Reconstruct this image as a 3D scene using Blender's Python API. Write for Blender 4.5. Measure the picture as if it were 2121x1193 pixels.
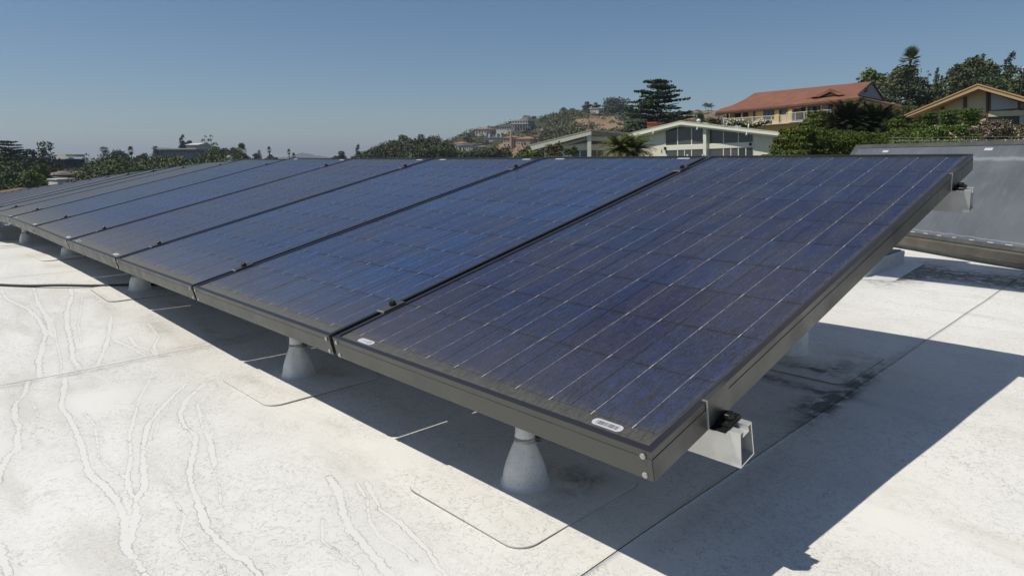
import bpy, bmesh, math, random
import numpy as np
from mathutils import Vector, Matrix
random.seed(7)
for _o in list(bpy.data.objects):
    bpy.data.objects.remove(_o)
sc = bpy.context.scene
COL = sc.collection
# ------------------------------------------------------------------ camera
FPX, CX, CY, PITCH, ROLL = 1372.52, 1060.5, 596.5, 0.193448, -0.006159
HC = 0.619                                    # eye height above the flat roof, metres
_cp, _sp = math.cos(PITCH), math.sin(PITCH)
_f = Vector((0, _cp, -_sp)); _u = Vector((0, _sp, _cp)); _r = Vector((1, 0, 0))
_c, _s = math.cos(ROLL), math.sin(ROLL)
CR = _c * _r + _s * _u; CU = -_s * _r + _c * _u; CF = _f
cam_d = bpy.data.cameras.new('camera'); cam = bpy.data.objects.new('camera', cam_d); COL.objects.link(cam)
cam_d.sensor_width = 36.0; cam_d.lens = FPX / 2121 * 36; cam_d.clip_start = 0.05; cam_d.clip_end = 20000
mw = Matrix((CR, CU, -CF)).transposed().to_4x4(); mw.translation = Vector((0, 0, HC)); cam.matrix_world = mw
sc.camera = cam
# ------------------------------------------------------------------ light
TO_SUN = Vector((-0.548, -0.127, 1.0)).normalized()
SUN_EL = math.asin(TO_SUN.z); SUN_AZ = math.atan2(TO_SUN.x, TO_SUN.y)
w = bpy.data.worlds.new('World'); sc.world = w; w.use_nodes = True
wn = w.node_tree.nodes; wl = w.node_tree.links; wn.clear()
sky = wn.new('ShaderNodeTexSky'); sky.sky_type = 'NISHITA'; sky.sun_disc = False
sky.sun_elevation = SUN_EL; sky.sun_rotation = SUN_AZ; sky.altitude = 200
sky.air_density = 1.0; sky.dust_density = 0.3; sky.ozone_density = 5.5
bg = wn.new('ShaderNodeBackground'); bg.inputs['Strength'].default_value = 0.072
wo = wn.new('ShaderNodeOutputWorld')
wl.new(sky.outputs[0], bg.inputs[0]); wl.new(bg.outputs[0], wo.inputs[0])
sun_d = bpy.data.lights.new('sun', 'SUN'); sun_d.energy = 3.8; sun_d.angle = math.radians(0.5); sun_d.color = (1.0, 0.95, 0.865)
sun = bpy.data.objects.new('sun', sun_d); COL.objects.link(sun)
sun.rotation_euler = (-TO_SUN).to_track_quat('-Z', 'Y').to_euler(); sun.location = (0, 0, 50)
sc.view_settings.view_transform = 'Standard'; sc.view_settings.look = 'None'
sc.view_settings.exposure = 0.0; sc.view_settings.gamma = 1.0; sc.view_settings.use_curve_mapping = False
sc.cycles.max_bounces = 6; sc.cycles.diffuse_bounces = 3; sc.cycles.glossy_bounces = 3
sc.cycles.volume_bounces = 0; sc.cycles.transparent_max_bounces = 6

# ------------------------------------------------------------------ calibrated frames
S = 0.82                                       # metres per module pitch
VV = Vector((-0.700314, 0.713835, 0)); WW = Vector((0.713835, 0.700314, 0)); ZZ = Vector((0, 0, 1))
P0 = Vector((0.216955, 0.972766, -0.454997))
O0 = P0 * S + Vector((0, 0, HC))               # low right corner of the nearest panel


def F(v, ww, z=0.0):
    """module units along the row, across it and up from the low corner -> world metres"""
    return O0 + (VV * v + WW * ww + ZZ * z) * S


def at(px, py, Y):
    d = CR * ((px - CX) / FPX) - CU * ((py - CY) / FPX) + CF
    return Vector((0, 0, HC)) + d * (Y / d.y)


def on_plane(px, py, A, B):
    """point of the vertical plane through A and B (given as (pixel x, depth)) seen at a pixel"""
    a = at(A[0], 330, A[1]); b = at(B[0], 330, B[1])
    n = Vector((b.y - a.y, -(b.x - a.x), 0))
    d = CR * ((px - CX) / FPX) - CU * ((py - CY) / FPX) + CF
    o = Vector((0, 0, HC))
    return o + d * ((a - o).dot(n) / d.dot(n))


def interp(x, tab):
    return float(np.interp(x, [t[0] for t in tab], [t[1] for t in tab]))


ROOF_TAB = [(-50, -.30), (1.9, -.30), (2.7, -.272), (3.5, -.232), (4.4, -.212), (5.1, -.21), (5.8, -.228), (6.3, -.248),
            (6.9, -.28), (7.75, -.335), (9, -.42), (12, -.60), (30, -1.75)]


def roofz(v):
    return interp(v, ROOF_TAB)


# ------------------------------------------------------------------ materials
MATS = {}


def mat(name, col=(.5, .5, .5), rough=.6, metal=0.0, spec=.5, coat=0.0):
    if name in MATS:
        return MATS[name]
    m = bpy.data.materials.new(name); m.use_nodes = True
    b = m.node_tree.nodes['Principled BSDF']
    b.inputs['Base Color'].default_value = (*col, 1); b.inputs['Roughness'].default_value = rough
    b.inputs['Metallic'].default_value = metal; b.inputs['Specular IOR Level'].default_value = spec
    b.inputs['Coat Weight'].default_value = coat
    MATS[name] = m
    return m


class NT:
    def __init__(s, m):
        s.m = m; s.n = m.node_tree.nodes; s.l = m.node_tree.links; s.b = s.n['Principled BSDF']

    def new(s, t, **kw):
        x = s.n.new(t)
        for k, v in kw.items():
            setattr(x, k, v)
        return x

    def set(s, sock, v):
        if hasattr(v, 'is_output') or isinstance(v, bpy.types.NodeSocket):
            s.l.new(v, sock)
        else:
            sock.default_value = v

    def math(s, op, a, b=None, c=None, clamp=False):
        x = s.new('ShaderNodeMath', operation=op, use_clamp=clamp); s.set(x.inputs[0], a)
        if b is not None: s.set(x.inputs[1], b)
        if c is not None: s.set(x.inputs[2], c)
        return x.outputs[0]

    def vmath(s, op, a, b=None):
        x = s.new('ShaderNodeVectorMath', operation=op); s.set(x.inputs[0], a)
        if b is not None: s.set(x.inputs[1], b)
        return x.outputs['Value'] if op == 'DOT_PRODUCT' else x.outputs[0]

    def noise(s, vec, scale, detail=3, rough=.55, dist=0.0):
        x = s.new('ShaderNodeTexNoise'); s.set(x.inputs['Vector'], vec); x.inputs['Scale'].default_value = scale
        x.inputs['Detail'].default_value = detail; x.inputs['Roughness'].default_value = rough
        x.inputs['Distortion'].default_value = dist
        return x.outputs['Fac']

    def step(s, v, lo, hi):
        x = s.new('ShaderNodeMapRange', interpolation_type='SMOOTHSTEP'); s.set(x.inputs[0], v)
        x.inputs[1].default_value = lo; x.inputs[2].default_value = hi
        return x.outputs[0]

    def mix(s, f, a, b, blend='MIX'):
        x = s.new('ShaderNodeMix', data_type='RGBA', blend_type=blend)
        s.set(x.inputs[0], f)
        for i, v in ((6, a), (7, b)):
            if isinstance(v, tuple):
                x.inputs[i].default_value = (*v[:3], 1)
            else:
                s.l.new(v, x.inputs[i])
        return x.outputs[2]

    def pos(s):
        return s.new('ShaderNodeNewGeometry').outputs['Position']

    def obj(s):
        return s.new('ShaderNodeTexCoord').outputs['Object']

    def attr(s, name):
        return s.new('ShaderNodeAttribute', attribute_name=name).outputs['Fac']

    def bump(s, h, strength=.3, dist=.01):
        x = s.new('ShaderNodeBump'); s.set(x.inputs['Height'], h); x.inputs['Strength'].default_value = strength
        x.inputs['Distance'].default_value = dist
        s.l.new(x.outputs[0], s.b.inputs['Normal'])

    def out(s, name, v):
        if isinstance(v, tuple): v = (*v[:3], 1)
        s.set(s.b.inputs[name], v)


def frame_coords(t):
    """vector (along row, across row, up) in module units from world position"""
    p = t.pos()
    d = t.vmath('SUBTRACT', p, tuple(O0))
    cx = t.new('ShaderNodeCombineXYZ')
    for i, ax in enumerate((VV, WW, ZZ)):
        t.l.new(t.vmath('DOT_PRODUCT', d, tuple(ax / S)), cx.inputs[i])
    return cx.outputs[0]


def m_varied(name, a, b, scale, rough=.7, detail=4, bump=0.0, metal=0.0, speck=0.0, spec=.5):
    if name in MATS:
        return MATS[name]
    m = mat(name, a, rough, metal, spec); t = NT(m)
    co = t.obj()
    n = t.noise(co, scale, detail, .6)
    c = t.mix(t.step(n, .35, .68), a, b)
    if speck:
        n2 = t.noise(co, scale * 9, 2, .6)
        c = t.mix(t.math('MULTIPLY', t.step(n2, .55, .75), speck), c, (a[0] * .4, a[1] * .4, a[2] * .4))
    t.out('Base Color', c)
    if bump:
        t.bump(n, bump, .02)
    return m


def membrane_mat(name, trails=True):
    m = mat(name, (.78, .77, .73), .55, spec=.35); t = NT(m)
    P = t.pos()
    big = t.noise(P, 1.3, 4, .6)
    base = t.mix(t.step(big, .35, .7), (.83, .815, .755), (.74, .725, .665))
    # cloudy beige residue, drawn out along the fall of the roof
    mp = t.new('ShaderNodeMapping'); t.l.new(frame_coords(t), mp.inputs[0]); mp.inputs['Scale'].default_value = (1.0, 3.2, 1)
    mp.inputs['Rotation'].default_value = (0, 0, .35)
    st = t.noise(mp.outputs[0], 1.7, 5, .62, .6)
    base = t.mix(t.math('MULTIPLY', t.step(st, .50, .74), .55), base, (.60, .57, .485))
    st2 = t.noise(mp.outputs[0], 7.0, 5, .7, 1.2)
    base = t.mix(t.math('MULTIPLY', t.step(st2, .58, .78), .35), base, (.50, .47, .40))
    # hair-fine crazing: contour lines of a noise field
    q = t.noise(P, 48, 2.5, .55, .8)
    ln = t.math('SUBTRACT', 1.0, t.step(t.math('ABSOLUTE', t.math('SUBTRACT', q, .5)), .0, .030))
    q2 = t.noise(P, 85, 2, .5, 1.0)
    ln2 = t.math('SUBTRACT', 1.0, t.step(t.math('ABSOLUTE', t.math('SUBTRACT', q2, .47)), .0, .040))
    mask = t.step(t.noise(P, 3.4, 3, .6), .34, .56)
    mask2 = t.step(t.noise(P, 5.1, 3, .6), .38, .58)
    ln = t.math('MULTIPLY', ln, mask); ln2 = t.math('MULTIPLY', t.math('MULTIPLY', ln2, mask2), .7)
    cr = t.math('MAXIMUM', ln, ln2)
    if trails:
        tr = t.attr('trail'); j = t.noise(P, 60, 4, .65)
        tr = t.math('ADD', t.math('ADD', tr, t.math('MULTIPLY', t.math('SUBTRACT', j, .5), .024)), t.math('MULTIPLY', t.math('SUBTRACT', t.noise(P, 7, 2, .5), .5), .012))
        inside = t.math('SUBTRACT', 1.0, t.step(tr, .0060, .0085))
        edge = t.math('MULTIPLY', t.math('ADD', .35, t.math('MULTIPLY', t.step(t.noise(P, 16, 3, .6), .35, .65), .65)), t.math('SUBTRACT', 1.0, t.step(t.math('ABSOLUTE', t.math('SUBTRACT', tr, .0080)), .0002, .0020)))
        halo = t.math('SUBTRACT', 1.0, t.step(tr, .01, .045))
        cr = t.math('MULTIPLY', cr, t.math('SUBTRACT', 1.0, inside))
        base = t.mix(t.math('MULTIPLY', inside, .7), base, (.83, .815, .76))
        base = t.mix(t.math('MULTIPLY', halo, .14), base, (.55, .54, .50))
        base = t.mix(t.math('MULTIPLY', edge, .80), base, (.33, .32, .29))
    base = t.mix(t.math('MULTIPLY', cr, .60), base, (.40, .395, .37))
    d = t.attr('dirt')
    dn = t.noise(P, 22, 5, .7, .5)
    dd = t.math('MULTIPLY', d, t.step(dn, .30, .66))
    base = t.mix(t.math('MINIMUM', dd, .92), base, (.085, .08, .06))
    g = t.noise(P, 420, 2, .6)
    base = t.mix(t.math('MULTIPLY', t.step(g, .45, .8), .16), base, (.45, .44, .41))
    t.out('Base Color', base)
    h = t.math('ADD', t.math('MULTIPLY', t.noise(P, 60, 3, .6), .5), t.math('MULTIPLY', t.noise(P, 4, 2, .5), 2.5))
    t.bump(h, .12, .01)
    return m


M_MEMB = membrane_mat('roof_membrane')
M_GAP = mat('seam_dirt', (.10, .095, .08), .9)
M_ANOD = mat('anodised_frame', (.085, .08, .062), .42, .0, .8)
_t = NT(M_ANOD); _fc = frame_coords(_t)
_n = _t.noise(_fc, 9, 5, .65); _n2 = _t.noise(_t.pos(), 160, 2, .6)
_c1 = _t.mix(_t.step(_n, .35, .7), (.030, .031, .025), (.052, .053, .043))
_c1 = _t.mix(_t.math('MULTIPLY', _t.step(_n2, .6, .8), .4), _c1, (.10, .095, .075))
_t.out('Base Color', _c1); _t.out('Roughness', _t.step(_n, -.4, 1.6))
M_LIP = mat('frame_lip', (.030, .029, .034), .38, .2, .5)
M_ALU = m_varied('mill_aluminium', (.66, .66, .645), (.56, .56, .545), 30, .38, 3, metal=.55)
M_ALU_CUT = mat('cut_aluminium', (.72, .72, .70), .3, .6)
M_CLAMP = mat('clamp_aluminium', (.50, .495, .47), .42, .5)
M_BLACK = mat('black_hardware', (.016, .016, .015), .32, .3, .5)
M_SCREW = mat('stainless_screw', (.42, .41, .37), .35, .5)
M_STICK = mat('white_sticker', (.52, .52, .54), .5)
M_INK = mat('sticker_ink', (.12, .12, .13), .6)
M_BOOT = m_varied('boot_grey', (.70, .70, .68), (.60, .60, .58), 26, .6, 4, .15, 0, .6)
M_CABLE = mat('black_cable', (.02, .02, .02), .5)
M_WHITE = m_varied('white_plaster', (.74, .73, .68), (.66, .65, .60), .8, .8)


CELL0_UU = .049


def glass_panel_mat(name, cell):
    """cell or laminate under dusty toughened glass; dust lies in panel space"""
    m = mat(name, (.02, .02, .05), .2, spec=.5, coat=0.0); t = NT(m)
    fc = frame_coords(t)
    oi = t.new('ShaderNodeObjectInfo')
    sep = t.new('ShaderNodeSeparateXYZ'); t.l.new(fc, sep.inputs[0]); wy = sep.outputs[1]
    mp = t.new('ShaderNodeMapping'); t.l.new(fc, mp.inputs[0]); mp.inputs['Scale'].default_value = (6.5, 1.0, 0)
    streak = t.noise(mp.outputs[0], 2.6, 5, .62, .9)
    mp2 = t.new('ShaderNodeMapping'); t.l.new(fc, mp2.inputs[0]); mp2.inputs['Scale'].default_value = (13, 2.6, 0)
    streak2 = t.noise(mp2.outputs[0], 4.6, 4, .6, 1.6)
    fine = t.noise(fc, 230, 2, .7)
    if cell:
        mpg = t.new('ShaderNodeMapping'); t.l.new(fc, mpg.inputs[0]); mpg.inputs['Scale'].default_value = (1, 1.6, 0)
        vo = t.new('ShaderNodeTexVoronoi'); t.l.new(mpg.outputs[0], vo.inputs['Vector']); vo.inputs['Scale'].default_value = 95
        vs = t.new('ShaderNodeSeparateColor'); t.l.new(vo.outputs['Color'], vs.inputs[0])
        base = t.mix(vs.outputs[0], oi.outputs['Color'], t.mix(.55, oi.outputs['Color'], (.030, .045, .13)))
        base = t.mix(t.math('MULTIPLY', t.step(streak, .45, .72), .45), base, (.030, .024, .035))
    else:
        base = t.mix(.5, (.020, .019, .018), (.030, .027, .024))
    if cell:
        rowd = t.math('ABSOLUTE', t.math('SUBTRACT', t.math('FRACT', t.math('ADD', t.math('DIVIDE', t.math('SUBTRACT', t.math('DIVIDE', wy, .9728), CELL0_UU), .1875), .5)), .5))
        rown = t.step(t.noise(fc, 34, 4, .7), .42, .62)
        rowm = t.math('MULTIPLY', t.math('SUBTRACT', 1.0, t.step(rowd, .012, .075)), t.math('ADD', .12, t.math('MULTIPLY', rown, .7)))
        base = t.mix(rowm, base, (.016, .013, .013))
        smn = t.noise(mp.outputs[0], 5.5, 5, .65, 1.4)
        base = t.mix(t.math('MULTIPLY', t.step(smn, .50, .72), .55), base, (.013, .011, .014))
    mp3 = t.new('ShaderNodeMapping'); t.l.new(fc, mp3.inputs[0]); mp3.inputs['Scale'].default_value = (30, 3.0, 0)
    vein = t.noise(mp3.outputs[0], 5.0, 4, .62, 2.2)
    base = t.mix(t.math('MULTIPLY', t.step(vein, .49, .62), .75), base, (.012, .011, .015))
    # pale dust film, thick along the low edge where rain leaves it
    low = t.math('SUBTRACT', 1.0, t.step(t.math('ADD', wy, t.math('MULTIPLY', t.math('SUBTRACT', streak2, .5), .07)), .0, .085))
    low2 = t.math('SUBTRACT', 1.0, t.step(t.math('ADD', wy, t.math('MULTIPLY', t.math('SUBTRACT', streak, .5), .25)), .0, .42))
    film = t.math('ADD', .032, t.math('MULTIPLY', t.step(streak2, .35, .75), .075))
    film = t.math('ADD', film, t.math('MULTIPLY', t.step(streak, .42, .7), .09))
    film = t.math('ADD', film, t.math('MULTIPLY', low2, .24))
    fuzz = t.noise(mp2.outputs[0], 14.0, 4, .7, 1.0)
    film = t.math('ADD', film, t.math('MULTIPLY', low, t.math('ADD', .25, t.math('MULTIPLY', t.step(fuzz, .35, .7), 1.1))))
    edgev = t.math('SUBTRACT', 1.0, t.step(t.math('ADD', t.math('FRACT', sep.outputs[0]), t.math('MULTIPLY', t.math('SUBTRACT', fuzz, .5), .04)), .008, .032))
    film = t.math('ADD', film, t.math('MULTIPLY', edgev, .45))
    film = t.math('MULTIPLY', film, t.math('ADD', .65, t.math('MULTIPLY', t.step(fine, .3, .75), .75)))
    # a thin film of dust hides more the flatter one looks across it
    lw = t.new('ShaderNodeLayerWeight'); lw.inputs['Blend'].default_value = .5
    cosv = t.math('MAXIMUM', t.math('SUBTRACT', 1.0, lw.outputs['Facing']), .05)
    film = t.math('SUBTRACT', 1.0, t.math('EXPONENT', t.math('MULTIPLY', t.math('DIVIDE', film, cosv), -.55)), clamp=True)
    ring = t.math('SUBTRACT', 1.0, t.step(t.math('ABSOLUTE', t.math('SUBTRACT', streak2, .5)), .0, .05))
    nearp = t.math('ADD', .22, t.math('MULTIPLY', t.math('SUBTRACT', 1.0, t.step(sep.outputs[0], .7, 1.4)), .5))
    base = t.mix(t.math('MULTIPLY', ring, nearp), base, (.010, .009, .012))
    base = t.mix(film, base, t.mix(low, (.125, .125, .118), (.125, .118, .092)))
    t.out('Base Color', base)
    t.out('Roughness', t.math('ADD', .17, t.math('MULTIPLY', film, .5)))
    t.bump(fine, .05, .001)
    return m


M_CELL = glass_panel_mat('solar_cell_glass', True)
M_LAM = glass_panel_mat('laminate_glass', False)
M_BUS = mat('silver_busbar', (.26, .265, .28), .4, .3)
_t = NT(M_BUS); _o = _t.new('ShaderNodeSeparateXYZ'); _t.l.new(_t.obj(), _o.inputs[0])
_fr = _t.math('ABSOLUTE', _t.math('SUBTRACT', _t.math('FRACT', _t.math('ADD', _t.math('DIVIDE', _o.outputs[0], .1875 * S), .5)), .5))
_nn = _t.noise(frame_coords(_t), 60, 3, .6)
_b = _t.mix(_t.step(_nn, .35, .7), (.20, .205, .22), (.46, .465, .48))
_t.out('Base Color', _t.mix(_t.math('SUBTRACT', 1.0, _t.step(_fr, .03, .055)), _b, (.75, .75, .74)))


# ------------------------------------------------------------------ mesh helpers
class MB:
    def __init__(s):
        s.bm = bmesh.new()

    def box(s, x0, x1, y0, y1, z0, z1):
        v = [s.bm.verts.new(p) for p in ((x0, y0, z0), (x1, y0, z0), (x1, y1, z0), (x0, y1, z0), (x0, y0, z1), (x1, y0, z1), (x1, y1, z1), (x0, y1, z1))]
        for f in ((0, 3, 2, 1), (4, 5, 6, 7), (0, 1, 5, 4), (1, 2, 6, 5), (2, 3, 7, 6), (3, 0, 4, 7)):
            s.bm.faces.new([v[i] for i in f])
        return s

    def poly(s, pts, ext):
        """closed prism: polygon and a vector to sweep it along"""
        pts = [Vector(p) for p in pts]; ext = Vector(ext)
        a = [s.bm.verts.new(p) for p in pts]; b = [s.bm.verts.new(p + ext) for p in pts]
        n = len(a)
        s.bm.faces.new(a); s.bm.faces.new(b[::-1])
        for i in range(n):
            s.bm.faces.new([a[i], b[i], b[(i + 1) % n], a[(i + 1) % n]])
        return s

    def tube(s, pts, radii, seg=8, cap=True):
        pts = [Vector(p) for p in pts]
        if not isinstance(radii, (list, tuple)): radii = [radii] * len(pts)
        rings = []
        for i, p in enumerate(pts):
            d = (pts[min(i + 1, len(pts) - 1)] - pts[max(i - 1, 0)]).normalized()
            q = d.cross(Vector((0, 0, 1)))
            if q.length < 1e-3: q = d.cross(Vector((1, 0, 0)))
            q.normalize(); r = q.cross(d)
            rings.append([s.bm.verts.new(p + (q * math.cos(a) + r * math.sin(a)) * radii[i]) for a in [2 * math.pi * k / seg for k in range(seg)]])
        for a, b in zip(rings, rings[1:]):
            for k in range(seg):
                s.bm.faces.new([a[k], a[(k + 1) % seg], b[(k + 1) % seg], b[k]])
        if cap:
            s.bm.faces.new(rings[0][::-1]); s.bm.faces.new(rings[-1])
        return s

    def bar(s, a, b, wd, ht):
        """rectangular bar from a to b, width horizontal"""
        a = Vector(a); b = Vector(b); d = (b - a).normalized()
        q = d.cross(Vector((0, 0, 1)))
        if q.length < 1e-3: q = Vector((1, 0, 0))
        q.normalize(); r = q.cross(d)
        p = [a + q * x * wd / 2 + r * y * ht / 2 for x, y in ((-1, -1), (1, -1), (1, 1), (-1, 1))]
        return s.poly(p, b - a)

    def build(s, name, m, parent=None, smooth=False, bevel=0.0):
        bmesh.ops.recalc_face_normals(s.bm, faces=s.bm.faces)
        if bevel:
            bmesh.ops.bevel(s.bm, geom=list(s.bm.edges), offset=bevel, segments=1, affect='EDGES', clamp_overlap=True)
        me = bpy.data.meshes.new(name); s.bm.to_mesh(me); s.bm.free()
        if smooth:
            for p in me.polygons: p.use_smooth = True
        for x in (m if isinstance(m, (list, tuple)) else [m]):
            me.materials.append(x)
        return link(name, me, parent)


def link(name, data, parent=None, loc=None):
    o = bpy.data.objects.new(name, data); COL.objects.link(o)
    if parent is not None: o.parent = parent
    if loc is not None: o.location = loc
    return o


def tag(o, label=None, cat=None, group=None, kind=None):
    if label: o['label'] = label
    if cat: o['category'] = cat
    if group: o['group'] = group
    if kind: o['kind'] = kind
    return o


def thing(name, label, cat, loc=(0, 0, 0), group=None, rot=None):
    o = link(name, None); o.location = loc; o.empty_display_size = .1
    if rot is not None: o.rotation_euler = rot
    return tag(o, label, cat, group)


def np_mesh(name, verts, faces, mats, smooth=False):
    """faces: (n,k) int array"""
    me = bpy.data.meshes.new(name); n, k = faces.shape
    me.vertices.add(len(verts)); me.vertices.foreach_set('co', np.asarray(verts, np.float32).ravel())
    me.loops.add(n * k); me.loops.foreach_set('vertex_index', faces.astype(np.int32).ravel())
    me.polygons.add(n); me.polygons.foreach_set('loop_start', np.arange(0, n * k, k, dtype=np.int32))
    me.polygons.foreach_set('loop_total', np.full(n, k, np.int32))
    if smooth: me.polygons.foreach_set('use_smooth', np.ones(n, bool))
    for m in mats: me.materials.append(m)
    me.update(calc_edges=True)
    return me


def rel(p, parent):
    return Vector(p) - parent.location


# ================================================================== FLAT ROOF
TRAILS = [(1.0, [(2.19, -.5), (2.06, -0.53), (1.97, -0.57), (1.82, -0.59), (1.75, -0.59), (1.65, -0.61), (1.57, -0.62), (1.53, -0.65), (1.46, -0.67), (1.37, -0.69)]), (1.0, [(2.19, -0.39), (2.01, -0.43), (1.85, -0.47), (1.74, -0.47), (1.62, -0.48), (1.49, -0.49), (1.36, -0.51), (1.26, -0.52), (1.18, -0.51), (1.12, -0.51), (1.06, -0.51), (0.97, -0.52), (0.9, -0.54), (0.85, -0.55), (0.77, -0.55), (0.72, -0.55), (0.66, -0.56)]), (1.0, [(1.8, -0.11), (1.71, -0.18), (1.61, -0.25), (1.5, -0.32), (1.37, -0.37), (1.27, -0.4), (1.19, -0.42), (1.11, -0.44), (1.04, -0.48), (0.96, -0.5), (0.89, -0.53), (0.84, -0.55)]), (1.0, [(1.75, -0.07), (1.63, -0.17), (1.51, -0.23), (1.41, -0.25), (1.32, -0.25), (1.22, -0.29), (1.11, -0.34), (1.0, -0.37), (0.89, -0.39), (0.81, -0.41), (0.75, -0.41), (0.68, -0.41), (0.64, -0.4), (0.58, -0.4), (0.53, -0.41)]), (1.1, [(0.84, -0.11), (0.76, -0.13), (0.67, -0.17), (0.59, -0.2), (0.52, -0.21), (0.46, -0.22), (0.4, -0.23), (0.37, -0.24)]), (0.7, [(0.75, -0.06), (0.61, -0.11), (0.54, -0.11), (0.48, -0.12), (0.42, -0.13), (0.36, -0.15), (0.3, -0.16)]), (1.3, [(3.86, -0.35), (3.59, -0.36), (3.3, -0.32), (3.02, -0.32), (2.8, -0.34), (2.59, -0.39), (2.42, -0.43), (2.22, -0.46)]), (1.3, [(3.87, -0.04), (3.49, -0.1), (3.16, -0.19), (2.86, -0.25), (2.59, -0.29), (2.37, -0.33), (2.23, -0.34)]), (1.1, [(2.93, -0.06), (2.54, -0.17), (2.34, -0.24), (2.23, -0.28)]), (1.0, [(2.52, -0.15), (2.38, -0.13), (2.22, -0.12)]), (1.0, [(2.54, -0.09), (2.38, -0.11), (2.28, -0.08), (2.19, -0.09)]), (1.0, [(2.7, 0.03), (2.45, -0.0), (2.32, -0.06), (2.21, -0.08)]), (0.7, [(1.93, -0.19), (1.76, -0.27), (1.57, -0.34), (1.46, -0.38), (1.3, -0.42), (1.18, -0.46), (1.07, -0.48)]), (0.7, [(1.56, -0.16), (1.39, -0.21), (1.24, -0.24), (1.1, -0.28)]), (1.1, [(1.04, -0.73), (0.98, -0.73), (0.91, -0.73)]), (1.1, [(3.85, -0.21), (3.43, -0.26), (3.03, -0.29), (2.74, -0.33)])]
for _i, _a, _b, _off, _wd in ((1, 3, 10, .040, .5), (3, 2, 9, .050, .45), (3, 5, 14, -.046, .4), (4, 1, 7, .050, .5), (4, 2, 7, -.05, .45), (6, 1, 6, .045, .6), (7, 1, 5, .045, .6), (7, 2, 7, -.05, .55), (0, 2, 8, .045, .45), (2, 1, 5, .03, .4)):
    TRAILS.append((_wd, [(_v, _w + _off * (1 + .25 * math.sin(_k * 1.7))) for _k, (_v, _w) in enumerate(TRAILS[_i][1][_a:_b])]))
# dirt patches: v, w, radius along v, radius along w, strength
DIRT = [(.16, 1.30, .03, .28, 1.6), (.20, 1.20, .05, .14, 1.0), (.17, 1.75, .02, .35, .6), (.25, 1.55, .10, .05, .8), (.34, 1.52, .10, .035, 1.0),
        (.33, 1.33, .22, .03, .8), (.50, 1.36, .2, .03, .7), (.28, 1.80, .10, .10, .35), (.38, .30, .05, .05, .75), (.42, .36, .06, .03, .5), (.35, .22, .03, .04, .4),
        (1.50, .30, .05, .05, .6), (1.42, .24, .06, .03, .5), (1.62, .05, .12, .03, .28), (.80, 3.68, .12, .05, .8), (.70, 4.05, .16, .5, 1.5), (.3, 4.12, .5, .24, 1.5), (-.3, 4.02, .5, .20, 1.5),
        (2.35, .20, .3, .05, .35), (2.6, .05, .25, .05, .3), (3.2, -.02, .25, .04, .3), (.45, .06, .13, .05, .12), (.10, .45, .02, .3, .25),
        (2.17, -.25, .02, .5, .35), (3.30, .33, .06, .05, .5), (2.24, .3, .03, .5, .3), (.86, 3.60, .2, .06, .35)]


def axis(lo, hi, fine_lo, fine_hi, fine, coarse):
    a = []
    if lo < fine_lo: a += list(np.linspace(lo, min(fine_lo, hi), max(2, int((min(fine_lo, hi) - lo) / coarse) + 1)))[:-1 if hi > fine_lo else None]
    f0, f1 = max(lo, fine_lo), min(hi, fine_hi)
    if f1 > f0: a += list(np.linspace(f0, f1, max(2, int((f1 - f0) / fine) + 1)))
    if hi > fine_hi:
        c0 = max(lo, fine_hi); b = list(np.linspace(c0, hi, max(2, int((hi - c0) / coarse) + 1)))
        a += b[1:] if f1 > f0 else b
    return np.array(sorted(set(np.round(a, 5))))


def roof_attrs(me, vv, ww, with_trails=True):
    n = len(vv); d = np.full(n, .5)
    for wd, pts in TRAILS:
        for (a0, b0), (a1, b1) in zip(pts, pts[1:]):
            ax, ay = a1 - a0, b1 - b0; L = ax * ax + ay * ay + 1e-9
            t = np.clip(((vv - a0) * ax + (ww - b0) * ay) / L, 0, 1)
            d = np.minimum(d, np.hypot(vv - a0 - t * ax, ww - b0 - t * ay) / wd)
    at_ = me.attributes.new('trail', 'FLOAT', 'POINT'); at_.data.foreach_set('value', d.astype(np.float32))
    q = np.zeros(n)
    for a, b, ra, rb, s_ in DIRT:
        q = q + s_ * np.exp(-(((vv - a) / ra) ** 2 + ((ww - b) / rb) ** 2))
    at_ = me.attributes.new('dirt', 'FLOAT', 'POINT'); at_.data.foreach_set('value', q.astype(np.float32))


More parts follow.
